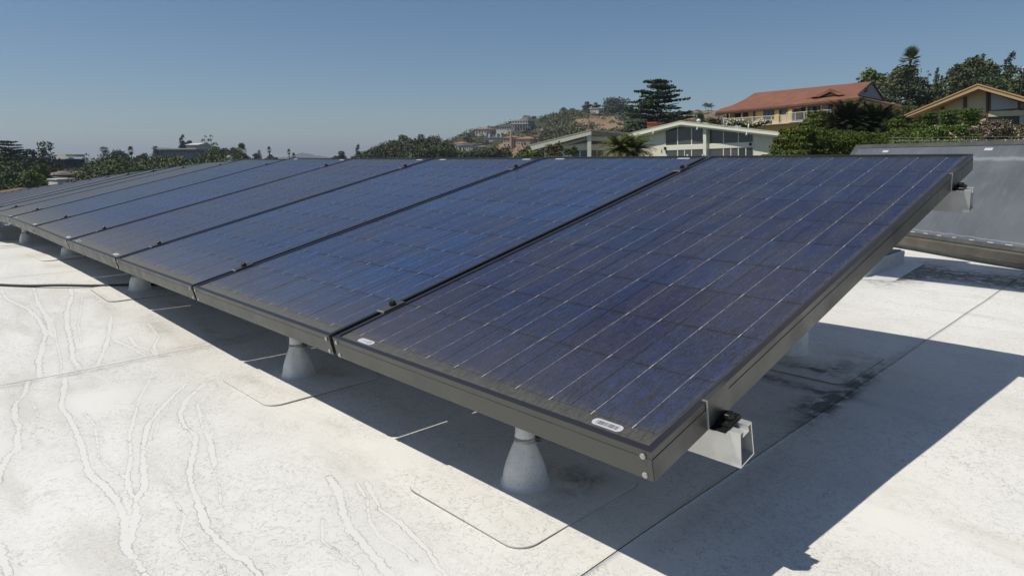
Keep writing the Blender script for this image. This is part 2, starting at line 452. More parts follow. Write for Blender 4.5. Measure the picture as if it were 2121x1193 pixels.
def roof_sheet(name, v0, v1, w0, w1, lift, parent, thick=.0035):
    va = axis(v0, v1, -.4, 4.3, .016, .25); wa = axis(w0, w1, -.95, 2.0, .016, .12)
    if v1 > .3 and v0 < 3.9:
        va = np.concatenate([va[(va < .25) | (va > 3.9)], np.arange(max(v0, .25), min(v1, 3.9), .0065), [v0, v1]])
        wa = np.concatenate([wa[(wa < -.75) | (wa > .05)], np.arange(-.75, .05, .0065)])
        va = np.unique(np.round(va, 5)); wa = np.unique(np.round(wa, 5))
    VG, WG = np.meshgrid(va, wa, indexing='ij'); vf = VG.ravel(); wf = WG.ravel()
    zf = np.interp(vf, [a[0] for a in ROOF_TAB], [a[1] for a in ROOF_TAB])
    P = np.array(O0)[None] + (vf[:, None] * np.array(VV) + wf[:, None] * np.array(WW) + zf[:, None] * np.array(ZZ)) * S
    und = .0012 * np.sin(vf * 5.1 + wf * 3) + .001 * np.sin(wf * 9 - vf * 2)
    P[:, 2] += lift + und
    nv, nw = len(va), len(wa)
    idx = np.arange(nv * nw).reshape(nv, nw)
    f = np.stack([idx[:-1, :-1], idx[:-1, 1:], idx[1:, 1:], idx[1:, :-1]], -1).reshape(-1, 4)
    # skirt round the border gives the sheet its thickness
    border = np.concatenate([idx[0, :], idx[1:, -1], idx[-1, -2::-1], idx[-2:0:-1, 0]])
    Q = P[border].copy(); Q[:, 2] -= thick
    k = len(border); b2 = np.arange(k) + len(P)
    sk = np.stack([border, np.roll(border, -1), np.roll(b2, -1), b2], -1)
    me = np_mesh(name, np.concatenate([P, Q]), np.concatenate([f, sk]), [M_MEMB], False)
    roof_attrs(me, np.concatenate([vf, vf[border]]), np.concatenate([wf, wf[border]]))
    return link(name, me, parent)


roof = thing('flat_roof', None, None); tag(roof, kind='structure')
MB().poly([F(-6, -5, -.325), F(-6, 8.5, -.325), F(1.9, 8.5, -.325), F(1.9, -5, -.325)], (0, 0, -.25)).build('roof_deck', M_GAP, roof)
for (a, b) in zip(ROOF_TAB[1:-1], ROOF_TAB[2:]):
    MB().poly([F(a[0], -5, a[1] - .025), F(a[0], 8.5, a[1] - .025), F(min(b[0], 25), 8.5, roofz(min(b[0], 25)) - .025), F(min(b[0], 25), -5, roofz(min(b[0], 25)) - .025)], (0, 0, -.25)).build('roof_deck', M_GAP, roof)
for k in range(-3, 11):
    a = .152 + 2.048 * k
    roof_sheet('membrane_sheet', a + .0012, a + 2.048 - .0012, -5, 8.5, 0.0, roof, .02)


def round_rect(v0, v1, w0, w1, r, grow=0.0, n=7):
    pts = []
    for cx_, cy_, a0 in ((v1 - r, w1 - r, 0), (v0 + r, w1 - r, 90), (v0 + r, w0 + r, 180), (v1 - r, w0 + r, 270)):
        for k in range(n + 1):
            a = math.radians(a0 + 90 * k / n); pts.append((cx_ + (r + grow) * math.cos(a), cy_ + (r + grow) * math.sin(a)))
    return pts


M_SEAL = mat('patch_sealant', (.24, .23, .20), .8)


def roof_patch(v0, v1, w0, w1, r=.045):
    for nm, grow, h, m in (('sealant_edge', .0008, .0022, M_SEAL), ('membrane_patch', 0, .0046, M_MEMB)):
        mb = MB(); bm = mb.bm
        pts = round_rect(v0, v1, w0, w1, r, grow)
        top = [bm.verts.new(F(a, b, roofz(a)) + ZZ * h) for a, b in pts]
        bot = [bm.verts.new(F(a, b, roofz(a)) - ZZ * .004) for a, b in pts]
        c = bm.verts.new(F((v0 + v1) / 2, (w0 + w1) / 2, roofz((v0 + v1) / 2)) + ZZ * h)
        for i in range(len(pts)):
            j = (i + 1) % len(pts)
            bm.faces.new([c, top[i], top[j]]); bm.faces.new([top[i], bot[i], bot[j], top[j]])
        if nm == 'membrane_patch':
            bmesh.ops.subdivide_edges(bm, edges=[e for e in bm.edges if c in e.verts], cuts=9)
            bmesh.ops.triangulate(bm, faces=[f for f in bm.faces if len(f.verts) > 4])
        o = mb.build(nm, m, roof)
        co = np.array([v.co for v in o.data.vertices]) - np.array(O0)
        roof_attrs(o.data, co @ np.array(VV) / S, co @ np.array(WW) / S)
        o.data.attributes['trail'].data.foreach_set('value', np.full(len(co), .5, np.float32))


MOUNT_V = [.473, 1.60, 3.40, 5.02, 6.72, 8.4, 10.1, 11.8, 13.5, 15.2, 16.9, 18.6, 20.3]
roof_patch(.277, .668, -.012, .405)
roof_patch(1.368, 1.762, -.015, .40)
for mv in MOUNT_V[2:6]:
    roof_patch(mv - .2, mv + .2, 0, .40)
roof_patch(.19, .60, 1.43, 1.88, .04)
for mv in MOUNT_V[1:4]:
    roof_patch(mv - .2, mv + .2, 1.47, 1.90)
# the building the roof belongs to
MB().poly([F(-5.9, -4.9, -.62), F(-5.9, 8.4, -.62), F(24.9, 8.4, -1.75), F(24.9, -4.9, -1.75)], (0, 0, -7.5)).build('building_wall', M_WHITE, roof)

# ================================================================== SOLAR PANELS
NP = 22
ZT = [0, 0, -.001, -.002, -.002, -.003, -.010, -.038, -.081, -.130, -.181, -.235, -.292, -.349, -.402] + [-.402 - .056 * k for k in range(1, 12)]
ZL = [0, 0, 0, 0, .004, .016, .02, -.004, -.05] + [ZT[k] + .028 for k in range(9, len(ZT))]
PL, PW, TH = 1.965, .980, .0565               # module length, width, frame depth in pitches
TILT = math.asin(.2315)
CELL0_U, CELL_U, CELL0_V, CELL_V = .049, .1875, .018, .1900
RAIL_U = (.205, 1.733)


def panel_axes(t):
    A = F(t, 0, ZL[t]); B = F(t + 1, 0, ZL[t + 1]); Cc = F(t, 1.903, .4575 + ZT[t])
    v = (B - A).normalized(); u = (Cc - A); u = (u - v * u.dot(v)).normalized(); n = u.cross(v)
    return A, u, v, n


def shared(name, mb, m, bevel=0.0, smooth=False):
    o = mb.build(name, m, None, smooth, bevel); me = o.data
    bpy.data.objects.remove(o)
    return me


def frame_mesh():
    mb = MB(); L, Wd, T = PL * S, PW * S, TH * S; lw = .0105
    # outer walls with a fine step below the lip, mitred corners kept 0.4 mm open
    for a, b, c_, d_ in ((0, lw, 0, Wd), (L - lw, L, 0, Wd), (lw, L - lw, 0, lw), (lw, L - lw, Wd - lw, Wd)):
        mb.box(a, b, c_, d_, -T, -.0012)
    e = .0009
    mb.box(-e, 0, 0, Wd, -T, -T * .27); mb.box(L, L + e, 0, Wd, -T, -T * .27)
    mb.box(0, L, -e, 0, -T, -T * .27); mb.box(0, L, Wd, Wd + e, -T, -T * .27)
    # inner bottom flange
    for a, b, c_, d_ in ((lw, .030, lw, Wd - lw), (L - .030, L - lw, lw, Wd - lw), (.030, L - .030, lw, .030), (.030, L - .030, Wd - .030, Wd - lw)):
        mb.box(a, b, c_, d_, -T, -T + .002)
    return mb


def lip_mesh():
    mb = MB(); L, Wd = PL * S, PW * S; lw = .0105
    for a, b, c_, d_ in ((0, lw, 0, Wd), (L - lw, L, 0, Wd), (lw, L - lw, 0, lw), (lw, L - lw, Wd - lw, Wd)):
        mb.box(a, b, c_, d_, -.0012, .0)
    return mb


def rounded_slab(cx_, cy_, lx, ly, r, h, n=6):
    mb = MB()
    pts = round_rect(cx_ - lx / 2, cx_ + lx / 2, cy_ - ly / 2, cy_ + ly / 2, r, 0, n)
    mb.poly([(a, b, 0) for a, b in pts], (0, 0, h)); return mb


ME_FRAME = shared('frame', frame_mesh(), M_ANOD)
ME_LIP = shared('frame_lip', lip_mesh(), M_LIP)
ME_LAM = shared('glass_laminate', MB().box(.0106, PL * S - .0106, .0106, PW * S - .0106, -.0068, -.0032), M_LAM)
g_ = .0010
ME_BSH = shared('backsheet', MB().box(.0106, PL * S - .0106, .0106, PW * S - .0106, -.0085, -.0070), mat('white_backsheet', (.28, .245, .20), .6))
ME_CELL = shared('solar_cell', MB().poly([(g_ + .002, g_, 0), (CELL_U * S - g_ - .002, g_, 0), (CELL_U * S - g_, g_ + .002, 0), (CELL_U * S - g_, CELL_V * S - g_ - .002, 0),
                                       (CELL_U * S - g_ - .002, CELL_V * S - g_, 0), (g_ + .002, CELL_V * S - g_, 0), (g_, CELL_V * S - g_ - .002, 0), (g_, g_ + .002, 0)], (0, 0, .0005)), M_CELL)
ME_BUS = shared('busbar', MB().box(-.004, CELL_U * S * 10 + .002, -.0006, .0006, 0, .0004), M_BUS)
ME_SCREW = shared('screw', MB().tube([(0, 0, 0), (-.0018, 0, 0), (-.0026, 0, 0)], [.0046, .0042, .0026], 12), M_SCREW)
ME_BACK = shared('junction_box', MB().box(0, .11, 0, .12, -.022, 0), M_BLACK, .003)
ST_L, ST_W = .052, .0155
ME_STICK = shared('sticker', rounded_slab(0, 0, ST_W, ST_L, ST_W * .48, .0004), M_STICK)
mbc = MB(); random.seed(3); y_ = -.019
while y_ < .019:
    bw = random.choice((.0005, .0009, .0014)); mbc.box(-.0045, .004, y_, y_ + bw, 0, .0002); y_ += bw + random.choice((.0006, .0009, .0013))
ME_BARCODE = shared('barcode', mbc, M_INK)
mbc = MB()
for k in range(14):
    a0, a1 = 2 * math.pi * k / 14, 2 * math.pi * (k + 1) / 14; r0, r1 = .0030, .0042
    mbc.poly([(r0 * math.cos(a0), r0 * math.sin(a0) * 1.3, 0), (r1 * math.cos(a0), r1 * math.sin(a0) * 1.3, 0), (r1 * math.cos(a1), r1 * math.sin(a1) * 1.3, 0), (r0 * math.cos(a1), r0 * math.sin(a1) * 1.3, 0)], (0, 0, .0002))
for k in range(4):
    mbc.box(-.0008, .0008, .0095 + k * .0035, .0115 + k * .0035, 0, .0002)
ME_EMBLEM = shared('emblem', mbc, M_INK)

PANEL_TINT = [(.019, .026, .076), (.020, .052, .160), (.021, .048, .150), (.034, .036, .092), (.018, .037, .130), (.018, .055, .125)] + [(.07, .07, .072)] * 30  # grey of the far panels paints sky glare into their cell colour
ORD = ['first', 'second', 'third', 'fourth', 'fifth', 'sixth', 'seventh', 'eighth', 'ninth', 'tenth', 'eleventh', 'twelfth', 'thirteenth', 'fourteenth', 'fifteenth', 'sixteenth', 'seventeenth', 'eighteenth', 'nineteenth', 'twentieth', 'twenty-first', 'twenty-second']
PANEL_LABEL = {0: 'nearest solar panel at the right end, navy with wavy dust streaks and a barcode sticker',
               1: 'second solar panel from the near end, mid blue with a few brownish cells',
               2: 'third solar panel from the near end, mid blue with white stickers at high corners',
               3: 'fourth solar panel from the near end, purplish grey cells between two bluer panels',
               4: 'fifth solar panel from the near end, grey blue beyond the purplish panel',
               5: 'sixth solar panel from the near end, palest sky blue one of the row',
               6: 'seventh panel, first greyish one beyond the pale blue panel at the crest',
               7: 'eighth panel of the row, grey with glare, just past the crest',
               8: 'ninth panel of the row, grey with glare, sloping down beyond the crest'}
rc = random.Random(11)
for t in range(NP):
    A, u, v, n = panel_axes(t)
    pn = link('solar_panel', None)
    pn.matrix_world = Matrix((u, v, n)).transposed().to_4x4() @ Matrix.Identity(4); pn.location = A
    tag(pn, PANEL_LABEL.get(t, '%s solar panel from the near end, thin grey sliver beyond the crest' % ORD[t]), 'solar panel', 'solar panels of the tilted row')
    link('frame', ME_FRAME, pn); link('backsheet', ME_BSH, pn); link('frame_lip', ME_LIP, pn); link('glass_laminate', ME_LAM, pn)
    if t < 4:
        jb = link('junction_box', ME_BACK, pn, (PL * S - .35, PW * S / 2 - .06, -.008))
    base = PANEL_TINT[t]
    if t < 9:
        for i in range(10):
            rk = rc.uniform(.86, 1.16)
            for j in range(5):
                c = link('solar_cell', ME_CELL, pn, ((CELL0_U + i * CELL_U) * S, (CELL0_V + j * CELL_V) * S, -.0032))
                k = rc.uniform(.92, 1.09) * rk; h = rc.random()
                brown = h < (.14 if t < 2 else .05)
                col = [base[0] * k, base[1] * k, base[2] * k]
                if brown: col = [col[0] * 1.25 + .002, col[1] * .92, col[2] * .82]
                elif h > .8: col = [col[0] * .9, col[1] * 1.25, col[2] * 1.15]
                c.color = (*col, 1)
        for j in range(5):
            for q in (.049, .138):
                link('busbar', ME_BUS, pn, (CELL0_U * S, (CELL0_V + j * CELL_V + q) * S, -.0027))
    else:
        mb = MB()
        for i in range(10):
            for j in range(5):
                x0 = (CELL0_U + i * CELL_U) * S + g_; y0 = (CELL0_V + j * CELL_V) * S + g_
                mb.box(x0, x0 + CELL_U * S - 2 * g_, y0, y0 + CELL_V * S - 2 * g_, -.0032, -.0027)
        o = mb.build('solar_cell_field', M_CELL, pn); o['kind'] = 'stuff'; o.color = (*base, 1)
    if t < 7:
        T = TH * S
        for yy in (.013, PW * S - .013):
            for zz in (-T * .22, -T * .93 + .003):
                link('screw', ME_SCREW, pn, (-.0009, yy, zz))
    # stickers: low edge and high edge
    spots = []
    if t == 0: spots = [(.032, .110, 'b'), (.031, .868, 'e')]
    elif t in (3, 4, 5, 6): spots = [(.034, .110, 'e'), (.034, .868, 'b')][:1 if t in (4, 6) else 2]
    if t in (1, 2, 4): spots += [(1.932, .105, 'n'), (1.932, .855, 'n')]
    if t == 3: spots += [(1.932, .105, 'n')]
    for (a, b, k) in spots:
        sx = link('sticker', ME_STICK, pn, (a * S, b * S, -.0032))
        if k == 'b': link('barcode', ME_BARCODE, sx, (0, 0, .0004))
        if k == 'e': link('emblem', ME_EMBLEM, sx, (0, -.012, .0004))

# ------------------------------------------------------------------ rails with clamps
EXT = .052                                      # how far the rail sticks out past panel one


def rail_point(t, uu, off):
    """point below joint t at slope distance uu (module units), off below the frame"""
    A, u, v, n = panel_axes(min(t, NP - 1))
    return A + u * (uu * S) - n * off


ME_BOLT = shared('bolt', MB().tube([(0, 0, 0), (0, 0, .0035), (0, 0, .0095)], [.0085, .0085, .0070], 6), M_BLACK, .0006)
ME_CLAMP = shared('clamp', MB().box(-.030, .030, -.0135, .0135, 0, .0032).box(-.030, .030, -.0012 - .005, -.005, -.040, 0).box(-.030, .030, .0048, .006, -.040, 0), M_ANOD, .0004)
ME_CTIP = shared('clamp_tip', MB().box(-.0325, -.0301, -.0135, .0135, -.0002, .0033), M_CLAMP)
rails = []
for ri, uu in enumerate(RAIL_U):
    lab = ['aluminium mounting rail under the low edge, hollow end jutting out by the near corner',
           'aluminium mounting rail under the high edge, hollow end jutting out before the grey collector'][ri]
    A, u, v, n = panel_axes(0)
    rl = link('mounting_rail', None); rl.location = A + u * (uu * S) - n * (TH * S)
    tag(rl, lab, 'rail', 'rails under the solar panels')
    rail_h, w_top, w_bot, th_ = .070 * S, .043 * S, .050 * S, .0024
    # hollow box section swept joint to joint: outer and inner loops
    mb = MB(); bm = mb.bm
    stations = [(-EXT, 0)] + [(float(t), t) for t in range(1, NP + 1)]
    loops = []
    for vpos, t in stations:
        tt = min(t, NP - 1)
        Aa, ua, va, na = panel_axes(tt)
        c = (F(vpos, 0, ZL[0]) if t == 0 else (Aa if t < NP else Aa + va * (PW * S))) + ua * (uu * S) - na * (TH * S + .0003)
        c = c - rl.location
        wt, wb, h = w_top / 2, w_bot / 2, rail_h
        outer = [(-wt, 0), (-wt * .38, 0), (-wt * .38, -.009), (wt * .38, -.009), (wt * .38, 0), (wt, 0), (wb, -h), (-wb, -h)]
        inner = [(-wt + th_, -th_), (-wt * .38 - th_ * .2, -th_), (-wt * .38 - th_, -.009 - th_), (wt * .38 + th_, -.009 - th_), (wt * .38 + th_ * .2, -th_), (wt - th_, -th_), (wb - th_, -h + th_), (-wb + th_, -h + th_)]
        loops.append(([bm.verts.new(c + ua * a + na * b) for a, b in outer], [bm.verts.new(c + ua * a + na * b) for a, b in inner]))
    for (o0, i0), (o1, i1) in zip(loops, loops[1:]):
        for k in range(8):
            j = (k + 1) % 8
            bm.faces.new([o0[k], o0[j], o1[j], o1[k]]); bm.faces.new([i0[k], i1[k], i1[j], i0[j]])
    o0, i0 = loops[0]
    endf = []
    for k in range(8):
        j = (k + 1) % 8
        endf.append(bm.faces.new([o0[k], i0[k], i0[j], o0[j]]))
    for fc_ in endf: fc_.material_index = 1
    o = mb.build('rail_profile', [M_ALU, M_ALU_CUT], rl)
    rails.append(rl)
    for t in range(1, NP):
        Aa, ua, va, na = panel_axes(t)
        cl = link('clamp', ME_CLAMP, rl)
        cl.matrix_local = Matrix.Translation(Aa + ua * ((uu - .005) * S) - va * (.010 * S) + na * .0004 - rl.location) @ Matrix((ua, va, na)).transposed().to_4x4()
        link('bolt', ME_BOLT, cl, (.004, 0, .0033)); link('clamp_tip', ME_CTIP, cl)
    # end clamp: an angle gripping the panel edge and a black foot bolted to the rail
    T = TH * S
    ec = link('end_clamp', MB().box(-.030, .030, -.0028, -.0010, -T - .0002, .0026).box(-.030, .030, -.0010, .0105, .0004, .0026).data if False else
              shared('end_clamp', MB().box(-.030, .030, -.0030, -.0011, -T, .0026).box(-.030, .030, -.0011, .0050, .0004, .0026), M_ANOD), rl)
    ec.matrix_local = Matrix.Translation(A + u * (uu * S) - rl.location) @ Matrix((u, v, n)).transposed().to_4x4()
    tip = link('clamp_edge', shared('clamp_edge', MB().box(-.0312, -.0301, -.0032, -.0009, -T, .0028).box(-.0312, -.0301, -.0009, .0052, .0006, .0028).box(-.0312, -.0301, -.028, -.0032, -T, -T + .0024), M_CLAMP), ec)
    link('clamp_foot', shared('clamp_foot', MB().box(-.030, .022, -.0265, -.0031, -T, -T + .0024).box(-.016, .020, -.0255, -.0031, -T + .0025, -T + .0055), M_BLACK, .0004), ec)
    bo = link('bolt', ME_BOLT, ec, (.004, -.0150, -T + .0055)); bo.scale = (1.1, 1.1, .9)

# ------------------------------------------------------------------ roof mounts


M_BOOT_BOUNCE = m_varied('boot_bounce_lit', (.86, .85, .82), (.74, .73, .70), 20, .6, 4, .2, 0, .3)  # rear boots: paler colour paints in the light bounced off the roof
M_DKB = mat('band_recess', (.22, .21, .18), .6)


def boot(name, v, wv, label, z_top, rear=False):
    base = F(v, wv, roofz(v))
    o = thing('roof_mount', label, 'roof mount', base, 'boots carrying the rails')
    zc = (-.190 + (roofz(v) + .30) * .5 - roofz(v)) * S if not rear else .115
    zc = min(zc, (z_top - roofz(v)) * S - .02)
    prof = [(.068, .0015), (.057, .004), (.0505, .012), (.0475, .028), (.0425, .044), (.0365, .058), (.0300, .072), (.0245, .084), (.0212, zc)]
    if rear: prof = [(.063, .002), (.056, .006), (.0525, .02), (.0500, .06), (.046, .09), (.040, zc)]
    mb = MB(); bm = mb.bm; rings = []; rr = random.Random(int(v * 100))
    ph = rr.random() * 6; seg = 28
    for r, z in prof:
        z = min(z, zc)
        ring = []
        for k in range(seg):
            a = 2 * math.pi * k / seg
            wob = 1 + .045 * math.sin(3 * a + ph + z * 20) * min(1, z * 20) + .03 * math.sin(7 * a + ph * 2) * min(1, z * 14)
            ring.append(bm.verts.new((r * .88 * wob * math.cos(a), r * .88 * wob * math.sin(a), z)))
        rings.append(ring)
    for a, b in zip(rings, rings[1:]):
        for k in range(seg): bm.faces.new([a[k], a[(k + 1) % seg], b[(k + 1) % seg], b[k]])
    mb.build('boot', M_BOOT_BOUNCE if rear else M_BOOT, o, True)
    rt = prof[-1][0] * .92
    cl = MB(); cl.tube([(0, 0, zc - .001), (0, 0, zc + .008)], [rt + .0018, rt + .0016], 24)
    hc = cl.build('hose_clamp', M_CLAMP, o, True)
    for k in range(14):
        a = math.pi + .3 + k * .13
        MB().box(-.0005, .0005, -.0004, 0, .0012, .0062).build('band_slot', M_DKB, hc).matrix_local = Matrix.Translation((math.cos(a) * (rt + .0022), math.sin(a) * (rt + .0022), zc + .0005)) @ Matrix.Rotation(a + math.pi / 2, 4, 'Z')
    MB().box(-.006, .006, -.004, .004, -.001, .009).build('clamp_screw', M_BLACK, hc, bevel=.001).location = (CR.x * (rt + .004), -.004, zc)
    MB().tube([(0, 0, zc + .007), (0, 0, zc + .014), (0, 0, (z_top - roofz(v)) * S)], [rt * 1.04, rt * .95, rt * .95], 20).build('post', M_BOOT if not rear else M_ALU, o, True)
    return o


BOOT_LAB = ['nearest grey rubber boot and post with a hose clamp, below the nearest panel', 'grey boot and post with a hose clamp under the low edge of the second panel',
            'grey bell shaped boot under the low edge of the third panel', 'fourth boot along the low edge, half in the shade under the fifth panel',
            'fifth boot along the low edge, small, where the row crests', 'sixth boot cut by the left picture edge in the dark under the panels']
for i, mv in enumerate(MOUNT_V):
    tz = interp(mv, list(enumerate(ZL[:NP])))
    boot('roof_mount', mv, .1995, BOOT_LAB[i] if i < 6 else '%s boot along the low edge, in the shade far along the row' % ORD[i], tz + .0475 - TH - .072)
    tz = interp(mv, list(enumerate(ZT[:NP])))
    boot('roof_mount', mv + .0, 1.686, 'taller rear boot, paled for roof bounce, behind the nearest panel under its high rail' if i == 0 else ('rear boot under the high rail, %s from the near end' % ORD[i]),
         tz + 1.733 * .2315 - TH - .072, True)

# black cable lying on the roof
ck = [(4.6, -.70), (4.15, -.44), (3.98, -.33), (3.85, -.22), (3.74, -.11), (3.64, .02), (3.52, .18), (3.42, .30), (3.36, .5), (3.3, 1.0)]
cpt = [F(a, b, roofz(a)) + ZZ * (.0075 + (.004 if i % 3 == 1 else 0)) for i, (a, b) in enumerate(ck)]
sm = []
for i in range(len(cpt) - 1):
    q0, q1, q2, q3 = cpt[max(0, i - 1)], cpt[i], cpt[i + 1], cpt[min(len(cpt) - 1, i + 2)]
    for k in range(8):
        x = k / 8
        sm.append(.5 * ((2 * q1) + (q2 - q0) * x + (2 * q0 - 5 * q1 + 4 * q2 - q3) * x * x + (3 * q1 - q0 - 3 * q2 + q3) * x ** 3))
tag(MB().tube(sm, .0062, 8).build('cable', M_CABLE, None, True), 'thin black cable lying across the white roof and running under the panels', 'cable')

# ================================================================== COLLECTOR, CURB BOX AND ADDED SHADOW BOARD AT THE RIGHT
M_CGLASS = mat('streaked_collector_glass', (.10, .105, .11), .28, spec=.5); t_ = NT(M_CGLASS)
_o = t_.obj(); mp = t_.new('ShaderNodeMapping'); t_.l.new(_o, mp.inputs[0]); mp.inputs['Scale'].default_value = (9, 1.1, 1)
n1 = t_.noise(mp.outputs[0], 3.2, 5, .62, .6); mp2 = t_.new('ShaderNodeMapping'); t_.l.new(_o, mp2.inputs[0]); mp2.inputs['Scale'].default_value = (40, 3, 1)
n2 = t_.noise(mp2.outputs[0], 2.4, 4, .6, .9); n3 = t_.noise(_o, 3.0, 4, .6, .3)
sx = t_.new('ShaderNodeSeparateXYZ'); t_.l.new(_o, sx.inputs[0])
cc = t_.mix(t_.step(n3, .3, .7), (.105, .115, .125), (.15, .162, .172))
cc = t_.mix(t_.math('MULTIPLY', t_.step(n2, .50, .72), .15), cc, (.33, .345, .36))
cc = t_.mix(t_.math('MULTIPLY', t_.step(n1, .56, .75), .22), cc, (.30, .31, .325))
wl_ = t_.math('ADD', sx.outputs[1], t_.math('MULTIPLY', t_.math('SUBTRACT', t_.noise(_o, 14, 3, .6), .5), .03))
band = t_.math('SUBTRACT', 1.0, t_.step(t_.math('ABSOLUTE', t_.math('SUBTRACT', wl_, .60)), .0, .022))
band2 = t_.math('SUBTRACT', 1.0, t_.step(t_.math('ABSOLUTE', t_.math('SUBTRACT', wl_, .052)), .0, .006))
cc = t_.mix(t_.math('MULTIPLY', t_.math('ADD', band, band2, clamp=True), .4), cc, (.42, .44, .45))
t_.out('Base Color', cc)
M_DKFR = m_varied('weathered_dark_frame', (.055, .055, .053), (.09, .088, .08), 12, .55)
M_WOOD = m_varied('weathered_timber', (.085, .078, .062), (.13, .118, .092), 7, .85, 6, .3)
M_CURBG = m_varied('grey_curb_paint', (.36, .36, .32), (.28, .28, .25), 5, .8)
hc = Vector((0, 0, HC))
Bc = Vector((3.01, 6.74, -.646)) * S + hc
Cd = Vector((.191, -1.0, 0)).normalized()       # along the foot of the collector, towards the camera
Nh = Vector((Cd.y * -1, Cd.x, 0)) * 1.0
Nh = Vector((.982, .188, 0)).normalized()
Up = (Nh * .475 + ZZ * .756); CLEN = Up.length * S; Up.normalize(); Fn = Cd.cross(Up)
LEN = 3.6
cw = link('glass_collector', None); cw.matrix_world = Matrix((Cd, Up, Fn)).transposed().to_4x4(); cw.location = Bc
tag(cw, 'tilted grey glass collector with dried white streaks on a timber curb at the right', 'solar collector')
MB().box(.05, LEN - .05, .03, CLEN - .035, -.03, -.004).build('glass_sheet', M_CGLASS, cw)
fw = MB(); fw.box(0, .05, 0, CLEN, -.09, 0); fw.box(LEN - .05, LEN, 0, CLEN, -.09, 0); fw.box(.05, LEN - .05, CLEN - .035, CLEN, -.09, 0); fw.box(.05, LEN - .05, 0, .03, -.09, -.0005)
fw.build('collector_frame', M_DKFR, cw, bevel=.002)
MB().box(.04, LEN - .04, .02, CLEN - .03, -.088, -.032).build('collector_tray', M_DKFR, cw)
for xx, yy in ((.35, CLEN - .075), (.50 + .75, CLEN - .07), (1.75, CLEN - .072)):
    MB().box(xx, xx + .06, yy, yy + .018, -.004, -.0025).build('sticker', M_STICK, cw)
for k in range(26):
    xx = .4 + k * .115 + random.uniform(-.02, .02)
    MB().box(xx, xx + random.uniform(.012, .05), .031, .036, -.004, -.0015).build('sealant_bead', M_STICK, cw)
cz = Bc.z
cb_ = thing('timber_curb', 'weathered brown timber beam on a grey curb carrying the glass collector', 'curb', tuple(Bc))
zb = lambda z: Vector((0, 0, z))
MB().poly([-Nh * .06 + zb(-.004), Nh * .32 + zb(-.004), Nh * .32 + zb(-.058), -Nh * .06 + zb(-.058)], Cd * LEN).build('timber_beam', M_WOOD, cb_, bevel=.003)
MB().poly([-Nh * .012 + zb(-.059), Nh * .30 + zb(-.059), Nh * .30 + zb(-.16), -Nh * .012 + zb(-.16)], Cd * LEN).build('curb_board', M_CURBG, cb_)
MB().poly([Nh * .1 + zb(0), Nh * .14 + zb(0), Nh * .43 * S + Nh * .02 + zb(.50), Nh * .43 * S - Nh * .03 + zb(.50)], Cd * .04).build('support_strut', M_DKFR, cb_)
# low membrane-clad curb box
bxo = thing('roof_curb', 'low membrane clad box with a black lid half hidden behind the nearest panel', 'roof curb', tuple(F(.83, 3.7, -.30)))
R_ = lambda v, ww, z: rel(F(v, ww, z), bxo)
MB().poly([R_(.83, 3.62, -.304), R_(.83, 4.42, -.304), R_(1.5, 4.42, -.304), R_(1.5, 3.62, -.304)], (0, 0, .098 * S)).build('curb_side', M_BOOT, bxo, bevel=.004)
MB().poly([R_(.85, 3.64, -.2055), R_(.85, 4.40, -.2055), R_(1.48, 4.40, -.2055), R_(1.48, 3.64, -.2055)], (0, 0, .006)).build('lid', M_BLACK, bxo)
MB().poly([R_(.66, 3.62, -.2992), R_(.72, 4.5, -.2992), R_(.83, 4.5, -.2992), R_(.83, 3.55, -.2992)], (0, 0, .004)).build('membrane_skirt', M_BOOT, bxo)
# unseen board and its pole, added to cast a shadow by the box
HB = 2.6; cv, cwv = .293 * HB, .48 * HB
ov = thing('added_shadow_board', 'unseen board added beyond the upper right picture edge to shade the roof by the box', 'board', tuple(F(-2.6 + cv, 4.3 - cwv, -.30)))
Q_ = lambda v, ww, z: rel(F(v + cv, ww - cwv, z), ov)
MB().poly([Q_(-2.7, 3.80, HB - .3), Q_(-2.7, 4.40, HB - .3), Q_(.0, 4.56, HB - .3), Q_(.53, 4.74, HB - .3), Q_(.53, 4.83, HB - .3), Q_(.78, 4.83, HB - .3), Q_(.98, 4.80, HB - .3), Q_(1.3, 4.80, HB - .3), Q_(1.3, 3.72, HB - .3), Q_(.6, 3.74, HB - .3)], (0, 0, .04)).build('board', M_WHITE, ov)
MB().tube([Q_(-2.6, 4.3, -.3), Q_(-2.6, 4.3, HB - .3)], .05, 12).build('added_mast', M_ALU, ov, True)
# small white roof vent behind the row, far side of the roof
vt = thing('roof_vent', 'small white vent cap poking up just behind the crest of the panel row', 'vent', tuple(at(483, 420, 6.2)))
MB().tube([(0, 0, -.1), (0, 0, .405)], [.016, .016], 12).build('vent_pipe', M_CURBG, vt, True)
MB().tube([(0, 0, .400), (0, 0, .418), (0, 0, .432)], [.024, .022, .01], 12).build('vent_cap', M_CURBG, vt, True)

